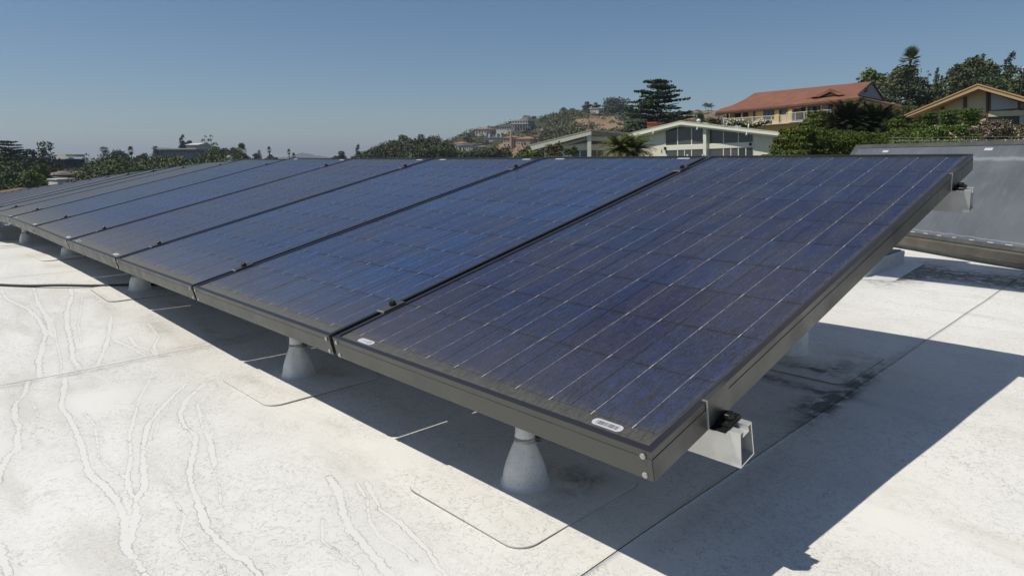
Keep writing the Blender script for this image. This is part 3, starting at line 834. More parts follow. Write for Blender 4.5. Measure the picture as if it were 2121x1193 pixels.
# ================================================================== TERRAIN
TER = [(-1400, [(8, -8), (40, -10), (80, -14), (110, -14), (150, -8), (200, -3), (260, 0), (330, -4), (600, -25), (4500, -30)]),
       (450, [(8, -8), (40, -10), (80, -14), (110, -14), (150, -9), (200, -4), (260, -1), (330, -6), (600, -25), (4500, -30)]),
       (520, [(8, -8), (40, -10), (80, -14), (150, -13), (260, -12), (600, -25), (4500, -30)]),
       (640, [(8, -8), (40, -10), (80, -14), (150, -18), (260, -22), (600, -25), (4500, -30)]),
       (760, [(8, -8), (80, -12), (150, -12), (230, -8), (300, -6), (400, -10), (700, -25), (4500, -30)]),
       (900, [(8, -8), (80, -10), (150, -9), (230, -3), (300, 0), (350, 4), (420, 8), (600, 0), (1000, -25), (4500, -30)]),
       (1000, [(8, -8), (60, -8), (120, -8), (200, -3), (300, 5), (380, 15), (430, 18), (520, 13), (1000, -20), (4500, -30)]),
       (1100, [(8, -8), (60, -7), (120, -6), (200, -1), (300, 10), (400, 22), (450, 25), (600, 18), (1000, -10), (4500, -30)]),
       (1200, [(8, -8), (45, -6), (100, -5), (200, 1), (300, 12), (400, 26), (450, 28), (600, 22), (1000, 0), (4500, -30)]),
       (1300, [(8, -8), (45, -5), (100, -4), (200, 1), (300, 12), (400, 24), (450, 27), (600, 26), (1000, 5), (4500, -30)]),
       (1450, [(8, -8), (45, -3.8), (100, -1), (200, 4), (300, 8), (450, 22), (600, 40), (700, 42), (1200, 20), (4500, -30)]),
       (1600, [(8, -8), (18, -3.2), (26, -1.4), (34, -.9), (45, -1.5), (70, -1), (80, 0), (120, 3), (200, 8), (600, 34), (1200, 20), (4500, -30)]),
       (1800, [(8, -6.5), (15, -2.6), (21, -.9), (25, -.5), (35, .2), (45, .9), (70, 1.5), (80, 2), (110, 4.5), (150, 6), (600, 28), (1200, 20), (4500, -30)]),
       (2121, [(8, -6), (14, -2.2), (20, -.7), (30, .4), (45, 1.3), (60, 2.5), (90, 5), (130, 8), (200, 11), (600, 28), (1200, 20), (4500, -30)]),
       (3600, [(8, -6), (14, -2.2), (20, -.7), (30, .4), (45, 1.5), (60, 3), (90, 6), (130, 9), (200, 12), (600, 28), (1200, 20), (4500, -30)])]


def ground_px(px, Y):
    px = min(max(px, -1400), 3600)
    for (a, ta), (b, tb) in zip(TER[:-1], TER[1:]):
        if px <= b:
            k = (px - a) / (b - a); k = k * k * (3 - 2 * k)
            return interp(Y, ta) * (1 - k) + interp(Y, tb) * k
    return interp(Y, TER[-1][1])


def ground(x, y):
    return ground_px(CX + FPX * (x / y) / _cp, y)


tpx = np.concatenate([np.arange(-1400, 600, 50), np.arange(600, 1650, 12), np.arange(1650, 3601, 50)])
tY = np.concatenate([np.linspace(8, 60, 14), np.linspace(66, 260, 22), np.linspace(270, 480, 34), np.linspace(500, 760, 20), np.geomspace(800, 4500, 14)])
TV = np.zeros((len(tpx), len(tY), 3)); bare = np.zeros((len(tpx), len(tY)))
rn = random.Random(5)
for i, p in enumerate(tpx):
    for j, Y in enumerate(tY):
        x = (p - CX) * _cp / FPX * Y
        z = ground_px(p, Y) + (math.sin(x * .09 + Y * .05) + math.sin(x * .23 - Y * .11)) * min(1.0, Y / 400) * .7
        TV[i, j] = (x, Y, z)
        py = 325 - (z - HC) / Y * 1372
        if 300 < Y < 470: bare[i, j] = math.exp(-((p - 1250) / 46) ** 4 - ((py - 264) / 20) ** 4) + .75 * math.exp(-((p - 1205) / 38) ** 2 - ((py - 247) / 9) ** 2)
        if Y > 480: bare[i, j] = .9 * math.exp(-((p - 1450) / 75) ** 4)
        if Y < 300 and p > 1020 and p < 1120 and Y > 60: bare[i, j] = .6
ni, nj = len(tpx), len(tY); idx = np.arange(ni * nj).reshape(ni, nj)
tf = np.stack([idx[:-1, :-1], idx[1:, :-1], idx[1:, 1:], idx[:-1, 1:]], -1).reshape(-1, 4)
M_TER = mat('hillside_soil', (.06, .06, .035), .95, spec=.15); t_ = NT(M_TER)
P_ = t_.pos(); nb = t_.noise(P_, .09, 5, .65); nb2 = t_.noise(P_, .5, 4, .6)
scr = t_.mix(t_.step(nb, .42, .66), (.055, .062, .032), (.17, .135, .08))
scr = t_.mix(t_.math('MULTIPLY', t_.step(nb2, .4, .6), .5), scr, (.03, .038, .02))
soil = t_.mix(t_.step(nb2, .35, .65), (.34, .235, .135), (.25, .17, .10))
soil = t_.mix(t_.math('MULTIPLY', t_.step(t_.noise(P_, 1.3, 4, .7), .52, .64), .7), soil, (.07, .065, .04))
bm_ = t_.math('ADD', t_.attr('bare'), t_.math('MULTIPLY', t_.math('SUBTRACT', t_.noise(P_, .12, 5, .7), .5), 1.1))
t_.out('Base Color', t_.mix(t_.step(bm_, .40, .56), scr, soil))
t_.bump(nb2, .6, 1.0)
me = np_mesh('terrain', TV.reshape(-1, 3), tf, [M_TER], True)
a_ = me.attributes.new('bare', 'FLOAT', 'POINT'); a_.data.foreach_set('value', bare.ravel().astype(np.float32))
tag(link('terrain', me), kind='structure')
MB().poly([(-9000, -2000, -34), (9000, -2000, -34), (9000, 12000, -34), (-9000, 12000, -34)], (0, 0, -.5)).build('ground', M_TER)['kind'] = 'structure'
# far hazy mountains
def mountain(name, Y, prof, depth=600):
    pts = []
    xs = np.arange(prof[0][0], prof[-1][0] + 1, 6)
    V_, F_ = [], []
    for i, p in enumerate(xs):
        top = interp(p, prof) + 1.2 * math.sin(p * .35) + .8 * math.sin(p * .9)
        a = at(p, top, Y); V_ += [(a.x, a.y - depth, -33), tuple(a), (a.x, a.y + depth, -33)]
    for i in range(len(xs) - 1):
        k = i * 3; F_ += [(k, k + 3, k + 4, k + 1), (k + 1, k + 4, k + 5, k + 2)]
    o = link(name, np_mesh(name, np.array(V_), np.array(F_), [M_TER], True)); o['kind'] = 'structure'; return o


mountain('hills', 3400, [(500, 340), (560, 332), (590, 326), (612, 321), (628, 317), (640, 318), (655, 323), (680, 326), (700, 330), (760, 338), (820, 345)])
mountain('hills', 3900, [(-200, 338), (0, 334), (150, 331), (260, 333), (420, 334), (520, 331), (660, 328), (720, 331), (900, 335)])

# ================================================================== FOLIAGE
def leaf_mat(name, c, c2, rough=.65, trans=.0):
    if name in MATS: return MATS[name]
    m = mat(name, c, .85, spec=.12); t = NT(m)
    g = t.new('ShaderNodeNewGeometry'); oi = t.new('ShaderNodeObjectInfo')
    k = t.mix(g.outputs['Random Per Island'], c, c2)
    h = t.new('ShaderNodeHueSaturation'); t.l.new(k, h.inputs['Color'])
    t.l.new(t.math('ADD', .75, t.math('MULTIPLY', oi.outputs['Random'], .5)), h.inputs['Value'])
    t.l.new(t.math('ADD', .48, t.math('MULTIPLY', oi.outputs['Random'], .04)), h.inputs['Hue'])
    t.out('Base Color', h.outputs[0])
    return m


L_OAK = leaf_mat('oak_leaves', (.062, .078, .028), (.120, .140, .052))
L_DARK = leaf_mat('dark_needles', (.048, .062, .028), (.095, .115, .048))
L_GREY = leaf_mat('eucalyptus_leaves', (.085, .090, .045), (.150, .145, .080))
L_BRIGHT = leaf_mat('bright_leaves', (0.057, 0.098, 0.018), (0.172, 0.218, 0.052))
L_HEDGE = leaf_mat('hedge_leaves', (0.044, 0.077, 0.015), (0.163, 0.213, 0.040))
L_PALM = leaf_mat('palm_leaves', (0.078, 0.098, 0.029), (0.221, 0.234, 0.078))
L_SAGO = leaf_mat('cycad_leaves', (.022, .036, .014), (.055, .075, .026), .45)
L_DRY = leaf_mat('dry_brush', (0.110, 0.094, 0.055), (0.209, 0.176, 0.110))
L_PINK = leaf_mat('pink_flowers', (0.550, 0.250, 0.270), (0.650, 0.420, 0.420))
L_CREAM = leaf_mat('cream_flowers', (0.620, 0.600, 0.400), (0.750, 0.730, 0.550))
L_RED = leaf_mat('reddish_leaves', (0.200, 0.055, 0.030), (0.280, 0.120, 0.050))
M_BARK = m_varied('bark', (.085, .065, .045), (.14, .11, .08), 9, .9, 4, .4)
NPR = np.random.default_rng(4)


def leaves(centers, out, size, mats=None, aspect=1.6, jitter=.9, matidx=None, name='crown', ml=None):
    n = len(centers)
    nr = out + NPR.normal(0, jitter, (n, 3)); nr /= np.linalg.norm(nr, axis=1, keepdims=True) + 1e-9
    r = NPR.normal(0, 1, (n, 3)); tq = np.cross(nr, r); tq /= np.linalg.norm(tq, axis=1, keepdims=True) + 1e-9
    b = np.cross(nr, tq); s = (size * NPR.uniform(.55, 1.3, n))[:, None]
    a = tq * s * aspect * .5; b = b * s * .5
    V = np.stack([centers - a, centers + b - a * .1, centers + a, centers - b - a * .1], 1).reshape(-1, 3)
    me = np_mesh(name, V, np.arange(4 * n).reshape(n, 4), ml)
    if matidx is not None: me.polygons.foreach_set('material_index', matidx.astype(np.int32))
    return me


def blob_points(blobs, n, fill=.35):
    bl = np.array(blobs); wgt = (bl[:, 3] * bl[:, 4] * bl[:, 3]) ** .66; wgt /= wgt.sum()
    k = NPR.choice(len(bl), n, p=wgt); d = NPR.normal(0, 1, (n, 3)); d /= np.linalg.norm(d, axis=1, keepdims=True)
    d[:, 2] = np.where(d[:, 2] < -.35, -d[:, 2], d[:, 2])
    rr = np.where(NPR.random(n) < fill, NPR.uniform(.35, .9, n), NPR.uniform(.85, 1.08, n))
    lump = 1 + .16 * np.sin(d[:, 0] * 7 + k) * np.sin(d[:, 1] * 6 + 2 * k) + .12 * np.sin(d[:, 2] * 11 + k)
    c = bl[k, :3] + d * (rr * lump)[:, None] * np.stack([bl[k, 3], bl[k, 3], bl[k, 4]], 1)
    return c, d


def trunk_mesh(h, r, limbs, seed=1):
    rr = random.Random(seed); mb = MB()
    mb.tube([(0, 0, -.08), (rr.uniform(-.02, .02), 0, h * .35), (rr.uniform(-.04, .04), rr.uniform(-.03, .03), h * .7), (0, 0, h)], [r * 1.25, r, r * .75, r * .35], 8)
    for _ in range(limbs):
        z = rr.uniform(.3, .75) * h; a = rr.uniform(0, 6.28); L = rr.uniform(.18, .34)
        mb.tube([(0, 0, z), (math.cos(a) * L * .5, math.sin(a) * L * .5, z + L * .35), (math.cos(a) * L, math.sin(a) * L, z + L * .9)], [r * .45, r * .3, r * .1], 5)
    return shared('trunk', mb, M_BARK)


# unit trees: height 1, crown radius about .4
def arche_broad(seed, n, m, nb=11, spread=.27, z0=.32, leaf=.034, fl=.55):
    rr = random.Random(seed); bl = []
    for i in range(nb):
        a = rr.uniform(0, 6.28); r = spread * math.sqrt(rr.random()); z = z0 + rr.random() * (.92 - z0) * .78
        s = rr.uniform(.13, .22) * (1.12 - .45 * (z - z0)); bl.append((math.cos(a) * r, math.sin(a) * r, z, s, s * fl * rr.uniform(1.1, 1.7)))
    bl.append((0, 0, .84, .13, .13))
    c, d = blob_points(bl, n); return (leaves(c, d * .9, leaf, ml=[m]), trunk_mesh(.75, .028, 6, seed))


def arche_round(seed, n, m):
    bl = [(0, 0, .66, .30, .30), (.16, 0, .58, .22, .2), (-.18, .05, .6, .2, .2), (0, -.15, .55, .2, .2), (.05, .1, .8, .18, .15)]
    c, d = blob_points(bl, n); return (leaves(c, d * .9, .03, ml=[m]), trunk_mesh(.6, .03, 5, seed))


def arche_column(seed, n, m, wd=.14):
    rr = random.Random(seed); bl = [(rr.uniform(-.03, .03), rr.uniform(-.03, .03), z, wd * (1.15 - z * .75) * rr.uniform(.8, 1.15), .1) for z in np.linspace(.12, .93, 9)]
    c, d = blob_points(bl, n); return (leaves(c, d * .9, .026, ml=[m]), trunk_mesh(.85, .02, 0, seed))


def arche_cone(seed, n, m):
    rr = random.Random(seed); bl = []
    for z in np.linspace(.12, .95, 8):
        R = .34 * (1 - z) + .03
        for k in range(max(1, int(6 * (1 - z)))):
            a = rr.uniform(0, 6.28); bl.append((math.cos(a) * R * .6, math.sin(a) * R * .6, z, R * .55 + .02, .06))
    c, d = blob_points(bl, n); return (leaves(c, d * .7, .026, ml=[m]), trunk_mesh(.9, .02, 0, seed))


def arche_cedar(seed, n, m):
    rr = random.Random(seed); C_, D_ = [], []; mb = MB()
    mb.tube([(0, 0, -.05), (.01, 0, .5), (0, 0, .97)], [.032, .02, .005], 8)
    for L in range(14):
        z = .18 + .78 * (L / 13) ** .92; R = (.50 * max(0, 1 - (z - .12) / .92) ** .5 + .05) * rr.uniform(.70, 1.15)
        for k in range(8 if z < .8 else 5):
            a = rr.uniform(0, 6.28); Lr = R * rr.uniform(.55, 1.08)
            dx, dy = math.cos(a), math.sin(a); tip = z + Lr * rr.uniform(.02, .20)
            mb.tube([(0, 0, z - .02), (dx * Lr * .5, dy * Lr * .5, (z + tip) / 2 + .005), (dx * Lr, dy * Lr, tip)], [.007, .005, .002], 4)
            q = int(n / 110); t = NPR.random(q) ** .7
            wdt = .075 * (1 - .45 * t) * NPR.normal(0, 1, q) * (R / .45) ** .5
            C_.append(np.stack([dx * Lr * t - dy * wdt, dy * Lr * t + dx * wdt, z + (tip - z) * t + np.abs(NPR.normal(0, .006, q))], 1))
            D_.append(np.tile(np.array([[0, 0, 1.0]]), (q, 1)))
    return (leaves(np.concatenate(C_), np.concatenate(D_) * .8, .019, ml=[m]), shared('trunk', mb, M_BARK))


def frond_set(nf, L, up0, up1, m, leaflets=20, lw=.011, ll=.17, droop=.9, base=(0, 0, 0), seed=1, name='fronds'):
    """feather fronds: curved rachis with pairs of narrow leaflets"""
    rr = random.Random(seed); V_, F_ = [], []

    def quad(a, b, c, d):
        k = len(V_); V_.extend([a, b, c, d]); F_.append((k, k + 1, k + 2, k + 3))
    for i in range(nf):
        az = i * 2.39996 + rr.uniform(-.2, .2); e = math.radians(up0 + (up1 - up0) * (i / max(1, nf - 1)) + rr.uniform(-6, 6))
        Lf = L * rr.uniform(.82, 1.08); p = Vector(base); seg = 9; pts = [p.copy()]; el = e
        for s_ in range(seg):
            p = p + Vector((math.cos(az) * math.cos(el), math.sin(az) * math.cos(el), math.sin(el))) * Lf / seg
            el -= droop / seg * (1 + s_ * .12); pts.append(p.copy())
        side = Vector((-math.sin(az), math.cos(az), 0))
        for a, b in zip(pts, pts[1:]):
            quad(a - side * lw * .3 * L, a + side * lw * .3 * L, b + side * lw * .3 * L, b - side * lw * .3 * L)
        for q in range(leaflets):
            t = .1 + .9 * q / leaflets; k = min(seg - 1, int(t * seg)); c = pts[k].lerp(pts[k + 1], t * seg - k)
            tg = (pts[k + 1] - pts[k]).normalized(); nrm = side.cross(tg)
            lf = ll * L * (1 - abs(t - .45) * 1.25) + .02 * L
            for sg in (-1, 1):
                dr = (side * sg * .82 + tg * .55 + nrm * rr.uniform(.05, .3)).normalized(); wv = tg * lw * L
                quad(c - wv, c + wv, c + dr * lf + wv * .2, c + dr * lf - wv * .2)
    return np_mesh(name, np.array([tuple(v) for v in V_]), np.array(F_), [m])


def fan_palm(seed, m):
    """unit height, shaggy fan palm head on a slim trunk"""
    rr = random.Random(seed); V_, F_ = [], []
    for i in range(110):
        az = i * 2.39996; el = math.radians(84 - 165 * i / 110 + rr.uniform(-8, 8)); L = (.085 - .03 * i / 110) * rr.uniform(.6, 1.1)
        d = Vector((math.cos(az) * math.cos(el), math.sin(az) * math.cos(el), math.sin(el))); c = Vector((0, 0, .89 - i * .0010)) + d * L
        side = d.cross(Vector((0, 0, 1))).normalized(); upv = side.cross(d)
        for q in range(9):
            a = (q - 4) * .27; dr = (d * math.cos(a) + side * math.sin(a) - Vector((0, 0, .12))).normalized(); w_ = (d.cross(dr) if abs(a) > .01 else upv).cross(dr).normalized() * .006
            if w_.length < 1e-6: w_ = side * .006
            k = len(V_); V_ += [c - w_, c + w_, c + dr * L * .9 + w_ * .3, c + dr * L * .9 - w_ * .3]; F_.append((k, k + 1, k + 2, k + 3))
    cr = np_mesh('crown', np.array([tuple(v) for v in V_]), np.array(F_), [m])
    mb = MB(); mb.tube([(0, 0, -.05), (.004, 0, .4), (0, 0, .8), (0, 0, .9)], [.022, .016, .016, .03], 8)
    return (cr, shared('trunk', mb, M_BARK))


ARCH = {'oak': arche_broad(1, 4200, L_OAK), 'oak2': arche_broad(2, 4200, L_OAK, 14, .30, .25), 'euc': arche_broad(3, 3000, L_GREY, 9, .22, .35, .032, .8),
        'lite': arche_broad(5, 3400, L_BRIGHT, 9, .24, .3), 'sparse': arche_broad(6, 1300, L_GREY, 9, .26, .35, .03), 'dark': arche_broad(8, 3800, L_DARK, 12, .25, .22),
        'round': arche_round(4, 3600, L_DARK), 'col': arche_column(7, 1600, L_DARK), 'fatcol': arche_column(12, 2400, L_OAK, .26), 'cone': arche_cone(9, 2600, L_DARK),
        'cedar': arche_cedar(10, 19000, leaf_mat('cedar_needles', (.055, .078, .042), (.105, .135, .075))), 'fan': fan_palm(11, L_PALM)}
CROWN_W = {'oak': .84, 'oak2': .90, 'euc': .75, 'lite': .8, 'sparse': .84, 'dark': .80, 'round': .66, 'col': .30, 'fatcol': .50, 'cone': .62, 'cedar': .82, 'fan': .30}
rt_ = random.Random(21)


def tree(kind, px, top, Y, wpx, label, group=None, name=None, minh=2.5, cat='tree', base=None):
    p = at(px, top, Y); gz = ground(p.x, p.y) if base is None else base
    wd = wpx / FPX * Y / CROWN_W[kind] * (1.28 if kind in ('oak', 'oak2', 'dark', 'euc', 'lite', 'sparse', 'round') else 1.15)
    h = max(minh, p.z - gz, wd * .85)
    nm = name or {'cedar': 'cedar_tree', 'fan': 'palm_tree', 'col': 'cypress_tree', 'cone': 'pine_tree'}.get(kind, 'leafy_tree')
    o = thing(nm, label, cat, (p.x, p.y, p.z - h), group, (0, 0, rt_.uniform(0, 6.28)))
    asp = {'cone': 2.0, 'col': 4.5, 'fatcol': 2.2, 'cedar': 1.15, 'fan': 99}.get(kind, 1.25)
    ch = min(h, asp * wd * CROWN_W[kind])
    a = link('crown', ARCH[kind][0], o); a.scale = (wd, wd, ch); a.location = (0, 0, h - ch)
    if kind == 'fan': a.scale = (wd, wd, wd); a.location = (0, 0, h - .97 * wd)
    b = link('trunk', ARCH[kind][1], o); b.scale = (min(wd, h * .6), min(wd, h * .6), h)
    return o


G_L = 'trees on the slope at the left'
for a in [('cedar', 16, 292, 132, 78, 'dark flat topped conifer rising at the left picture edge'),
          ('dark', 60, 307, 142, 66, 'broad dark tree right of the flat topped conifer'), ('fatcol', 88, 297, 150, 56, 'tall rounded dark tree left of the roof terrace house'),
          ('oak', -8, 322, 118, 80, 'leafy tree cut by the left picture edge below the conifer'), ('oak2', 38, 332, 112, 84, 'broad oak below the dark trees at far left'),
          ('lite', 86, 338, 104, 52, 'yellowish green tree just above the grey brown roofs'), ('dark', 14, 352, 98, 90, 'dark bushy tree at the left edge above the brown roofed shed'),
          ('lite', 58, 352, 92, 48, 'bright green tree left of the grey brown roofs'), ('dark', 52, 372, 84, 80, 'low dark tree above the panels left of the white wall'),
          ('oak', 118, 336, 128, 50, 'round oak under the roof terrace house'), ('cone', 178, 318, 172, 44, 'pointed dark pine standing alone against the sky gap'),
          ('oak', 146, 326, 205, 34, 'small crown on the skyline behind the roof terrace house'), ('euc', 158, 348, 122, 54, 'grey brown thicket tree right of the white wall'),
          ('dark', 196, 340, 140, 52, 'dark tree under the pointed pine'), ('oak2', 232, 335, 150, 66, 'rounded green tree below the skyline clump'),
          ('fatcol', 218, 306, 184, 30, 'upright tree at the left end of the skyline clump'), ('euc', 244, 309, 186, 46, 'bushy middle tree of the skyline clump'),
          ('fan', 270, 306, 178, 14, 'small palm at the right end of the skyline clump'), ('oak', 288, 322, 190, 40, 'low oak right of the small palm'),
          ('sparse', 300, 315, 200, 26, 'thin twiggy tree before the long white house'), ('fatcol', 321, 304, 214, 20, 'narrow tree at the left end of the long white house'),
          ('oak2', 300, 340, 152, 76, 'broad tree low above the panels before the long white house'), ('euc', 352, 328, 172, 66, 'grey green tree below the long white house'),
          ('col', 376, 281, 240, 16, 'slim cypress sticking up behind the long white house'), ('oak', 392, 291, 242, 34, 'round tree behind the long white house roof'),
          ('cone', 423, 281, 236, 34, 'left one of two dark pointed conifers above the long white house'), ('cone', 436, 280, 236, 38, 'right one of two dark pointed conifers above the long white house'),
          ('lite', 442, 302, 205, 34, 'light green tree at the right end of the long white house'), ('oak', 398, 331, 172, 56, 'leafy tree below the right half of the long white house'),
          ('oak', 466, 306, 198, 40, 'bushy oak right of the light green tree'), ('euc', 482, 304, 196, 30, 'taller grey green tree near the right end of the left slope'),
          ('fan', 500, 302, 190, 24, 'stout shaggy palm at the right end of the left slope'), ('oak2', 448, 320, 170, 70, 'wide tree touching the panel crest'),
          ('oak', 506, 318, 192, 30, 'last round tree of the left slope')]:
    tree(*a[:5], a[5], G_L)
for a in [('oak', 530, 317, 300, 12, 'tiny round tree first right of the left slope'), ('fatcol', 536, 312, 300, 12, 'small upright tree left of the tiny palms'),
          ('fan', 557, 306, 300, 10, 'leftmost of the tiny palms on the skyline'), ('oak', 560, 320, 300, 30, 'low tree clump around the foot of the leftmost tiny palm'),
          ('fan', 598, 311, 310, 9, 'tallest tiny palm before the hazy hill'), ('fan', 608, 319, 300, 9, 'shorter tiny palm right of the tallest one')]:
    tree(*a[:5], a[5], 'far trees on the skyline')
G_C = 'wood in the middle distance'
for a in [('dark', 707, 312, 215, 34, 'single dark round tree at the left end of the middle wood'), ('col', 741, 301, 240, 14, 'narrow dark tree at the edge of the middle wood'),
          ('euc', 758, 311, 236, 40, 'brownish tree at the left foot of the middle wood'), ('oak', 787, 303, 245, 40, 'low sloping tree in the rising middle wood'),
          ('dark', 812, 290, 250, 44, 'dark tree halfway up the rising middle wood'), ('oak2', 834, 277, 255, 46, 'high leaning crown of the middle wood, leftmost peak'),
          ('dark', 872, 277, 258, 34, 'dark upright crown, central peak of the middle wood'), ('euc', 896, 280, 255, 44, 'grey green crown right of the central peak'),
          ('dark', 852, 296, 240, 44, 'dark tree in the dip between the two peaks'), ('oak', 925, 290, 262, 36, 'last tall crown before the small white house'),
          ('dark', 880, 304, 225, 60, 'broad dark tree low in the middle wood'), ('oak2', 820, 309, 225, 60, 'broad tree low at the left of the middle wood'),
          ('oak', 916, 308, 235, 52, 'green tree before the small white house'), ('dark', 972, 278, 330, 22, 'round dark tree above the small white house'),
          ('oak2', 1010, 272, 372, 44, 'wide oak under the white red roofed hill house'), ('oak', 950, 314, 240, 36, 'bushy tree at the panel edge below the small white house'),
          ('oak2', 986, 307, 262, 46, 'tree at the foot of the slope under the white hill houses'), ('euc', 1022, 303, 262, 46, 'grey green tree below the terracotta villa, left'),
          ('oak', 1060, 300, 270, 50, 'leafy tree below the terracotta villa, right'), ('dark', 1008, 290, 305, 26, 'small dark tree left of the terracotta villa'),
          ('oak2', 1100, 303, 240, 46, 'oak left of the low roof tip of the white house'), ('dark', 1122, 284, 320, 44, 'dark tree right of the terracotta villa'),
          ('oak', 1142, 268, 350, 46, 'tree on the slope above the terracotta villa end'), ('dark', 1168, 281, 310, 50, 'dark thicket tree above the white house wing'),
          ('dark', 1120, 252, 400, 50, 'dark hillside tree beside the columned hill house'), ('oak2', 1150, 233, 420, 56, 'broad crown on the rising ridge'),
          ('sparse', 1167, 221, 425, 20, 'thin twiggy tree on the ridge top'), ('oak', 1186, 224, 425, 34, 'leafy tree beside the twiggy ridge tree'),
          ('dark', 1106, 240, 418, 26, 'small dark ridge tree right of the columned hill house'), ('dark', 1216, 210, 432, 24, 'pointed dark ridge tree, left one of the ridge group'),
          ('dark', 1234, 212, 432, 20, 'right pointed tree of the ridge group above the bare soil'), ('oak2', 1222, 222, 428, 70, 'low wide thicket on the ridge above the bare soil'),
          ('round', 1277, 200, 420, 48, 'big dark mushroom shaped tree on the ridge'), ('dark', 1302, 217, 410, 48, 'dark crown between the mushroom tree and the cedar'),
          ('dark', 1292, 240, 380, 60, 'dark tree mass under the mushroom tree'), ('oak', 1250, 225, 425, 36, 'small tree between ridge group and mushroom tree'),
          ('dark', 1190, 272, 330, 52, 'dark trees at the foot of the bare soil bank'), ('col', 1208, 258, 350, 9, 'thin cypress before the bare soil bank'),
          ('dark', 1312, 258, 200, 74, 'dark tree behind the brick chimney, left of the cedar')]:
    tree(*a[:5], a[5], G_C)
tree('cedar', 1363, 167, 95, 128, 'large layered dark cedar behind the ridge of the white house', None, minh=4)
for a in [('sparse', 1462, 212, 640, 16, 'bare thin tree on the brown hill, left of the pair'), ('sparse', 1474, 213, 640, 14, 'bare thin tree on the brown hill, right of the pair'),
          ('dark', 1428, 228, 560, 10, 'tiny dark tree on the brown hill beside the cedar')]:
    tree(*a[:5], a[5])
G_R = 'trees on the hill at the right'
for a in [('lite', 1802, 140, 128, 84, 'light feathery tree right behind the red roof gable'), ('fan', 1888, 107, 104, 40, 'tall shaggy fan palm above the dark trees'),
          ('euc', 1868, 134, 108, 66, 'spreading grey green tree left of the fan palm trunk'), ('dark', 1846, 176, 100, 74, 'dark tree right of the red roofed house gable'),
          ('dark', 1902, 158, 102, 78, 'dense dark tree under the fan palm'), ('cone', 1924, 146, 112, 26, 'pointed conifer right of the fan palm'),
          ('col', 1943, 142, 114, 13, 'slim spire like conifer in the skyline gap'), ('col', 1952, 158, 112, 12, 'shorter spire beside the slim conifer'),
          ('oak2', 1942, 168, 104, 84, 'round oak under the spire conifers'), ('sparse', 1973, 143, 108, 20, 'young sparse tree standing in the skyline dip'),
          ('oak', 2018, 116, 116, 84, 'high bushy crown right of the skyline dip'), ('col', 2034, 114, 114, 22, 'dark narrow top inside the high bushy crown'),
          ('oak2', 1996, 160, 102, 92, 'dark oak above the tan roof slope'), ('dark', 2058, 140, 108, 70, 'dark crown between the two high tops at right'),
          ('col', 2093, 112, 112, 28, 'highest upright dark tree near the right edge'), ('oak2', 2100, 134, 108, 72, 'bushy tree below the highest upright tree'),
          ('dark', 2064, 160, 98, 96, 'dark foliage tree behind the tan roof ridge'), ('oak', 2130, 148, 100, 80, 'tree cut by the right picture edge'),
          ('oak2', 1880, 205, 92, 80, 'tree between the red roofed house and the tan house'), ('dark', 1950, 196, 92, 84, 'dark shrubby tree left above the tan roof slope'),
          ('dark', 1850, 228, 84, 40, 'dark bush at the right end of the red roofed house'), ('dark', 1480, 244, 100, 74, 'dark low tree behind the roof vent of the white house'),
          ('fan', 1452, 240, 110, 26, 'small palm top behind the white house ridge')]:
    tree(*a[:5], a[5], G_R)

# countless brush on the hillsides: one mass
C_, D_ = [], []
rb = random.Random(9)
cnt = 0
while cnt < 2600:
    px = rb.uniform(720, 1520); Y = rb.uniform(230, 470) if px < 1380 else rb.uniform(420, 640)
    x = (px - CX) * _cp / FPX * Y; z = ground(x, Y); py = 325 - (z - HC) / Y * 1372
    bsoil = math.exp(-((px - 1250) / 50) ** 4 - ((py - 262) / 24) ** 4) if px < 1380 else .8
    if rb.random() < bsoil * .93: continue
    if 930 < px < 1125 and 245 < py < 318 and rb.random() < .85: continue
    s = rb.uniform(1.0, 3.2) * (1 if px < 1380 else .7); q = 34
    d = NPR.normal(0, 1, (q, 3)); d /= np.linalg.norm(d, axis=1, keepdims=True); d[:, 2] = np.abs(d[:, 2])
    C_.append(np.array([[x, Y, z]]) + d * s * NPR.uniform(.6, 1.1, (q, 1)) * np.array([[1.3, 1.3, .9]])); D_.append(d); cnt += 1
mi = (NPR.random((len(C_), 1)) * 4).astype(int).repeat(34, 1).ravel()
tag(link('hillside_brush', leaves(np.concatenate(C_), np.concatenate(D_), .62, matidx=mi, ml=[L_DARK, L_DRY, L_OAK, L_GREY])), 'dark and dry brush covering the far hillsides', kind='stuff')
C_, D_ = [], []
for _ in range(900):
    px = rb.uniform(-60, 530); Y = rb.uniform(88, 262); x = (px - CX) * _cp / FPX * Y; z = ground(x, Y); s = rb.uniform(.9, 2.4); q = 40
    d = NPR.normal(0, 1, (q, 3)); d /= np.linalg.norm(d, axis=1, keepdims=True); d[:, 2] = np.abs(d[:, 2])
    C_.append(np.array([[x, Y, z]]) + d * s * NPR.uniform(.6, 1.1, (q, 1)) * np.array([[1.3, 1.3, 1.2]])); D_.append(d)
mi = (NPR.random(900 * 40) < .12).astype(int)
tag(link('slope_brush', leaves(np.concatenate(C_), np.concatenate(D_), .42, matidx=mi, ml=[L_OAK, L_DRY])), 'low brush between the trees of the left slope', kind='stuff')

# dense woodland filling the slopes under the single trees
HOUSES = []


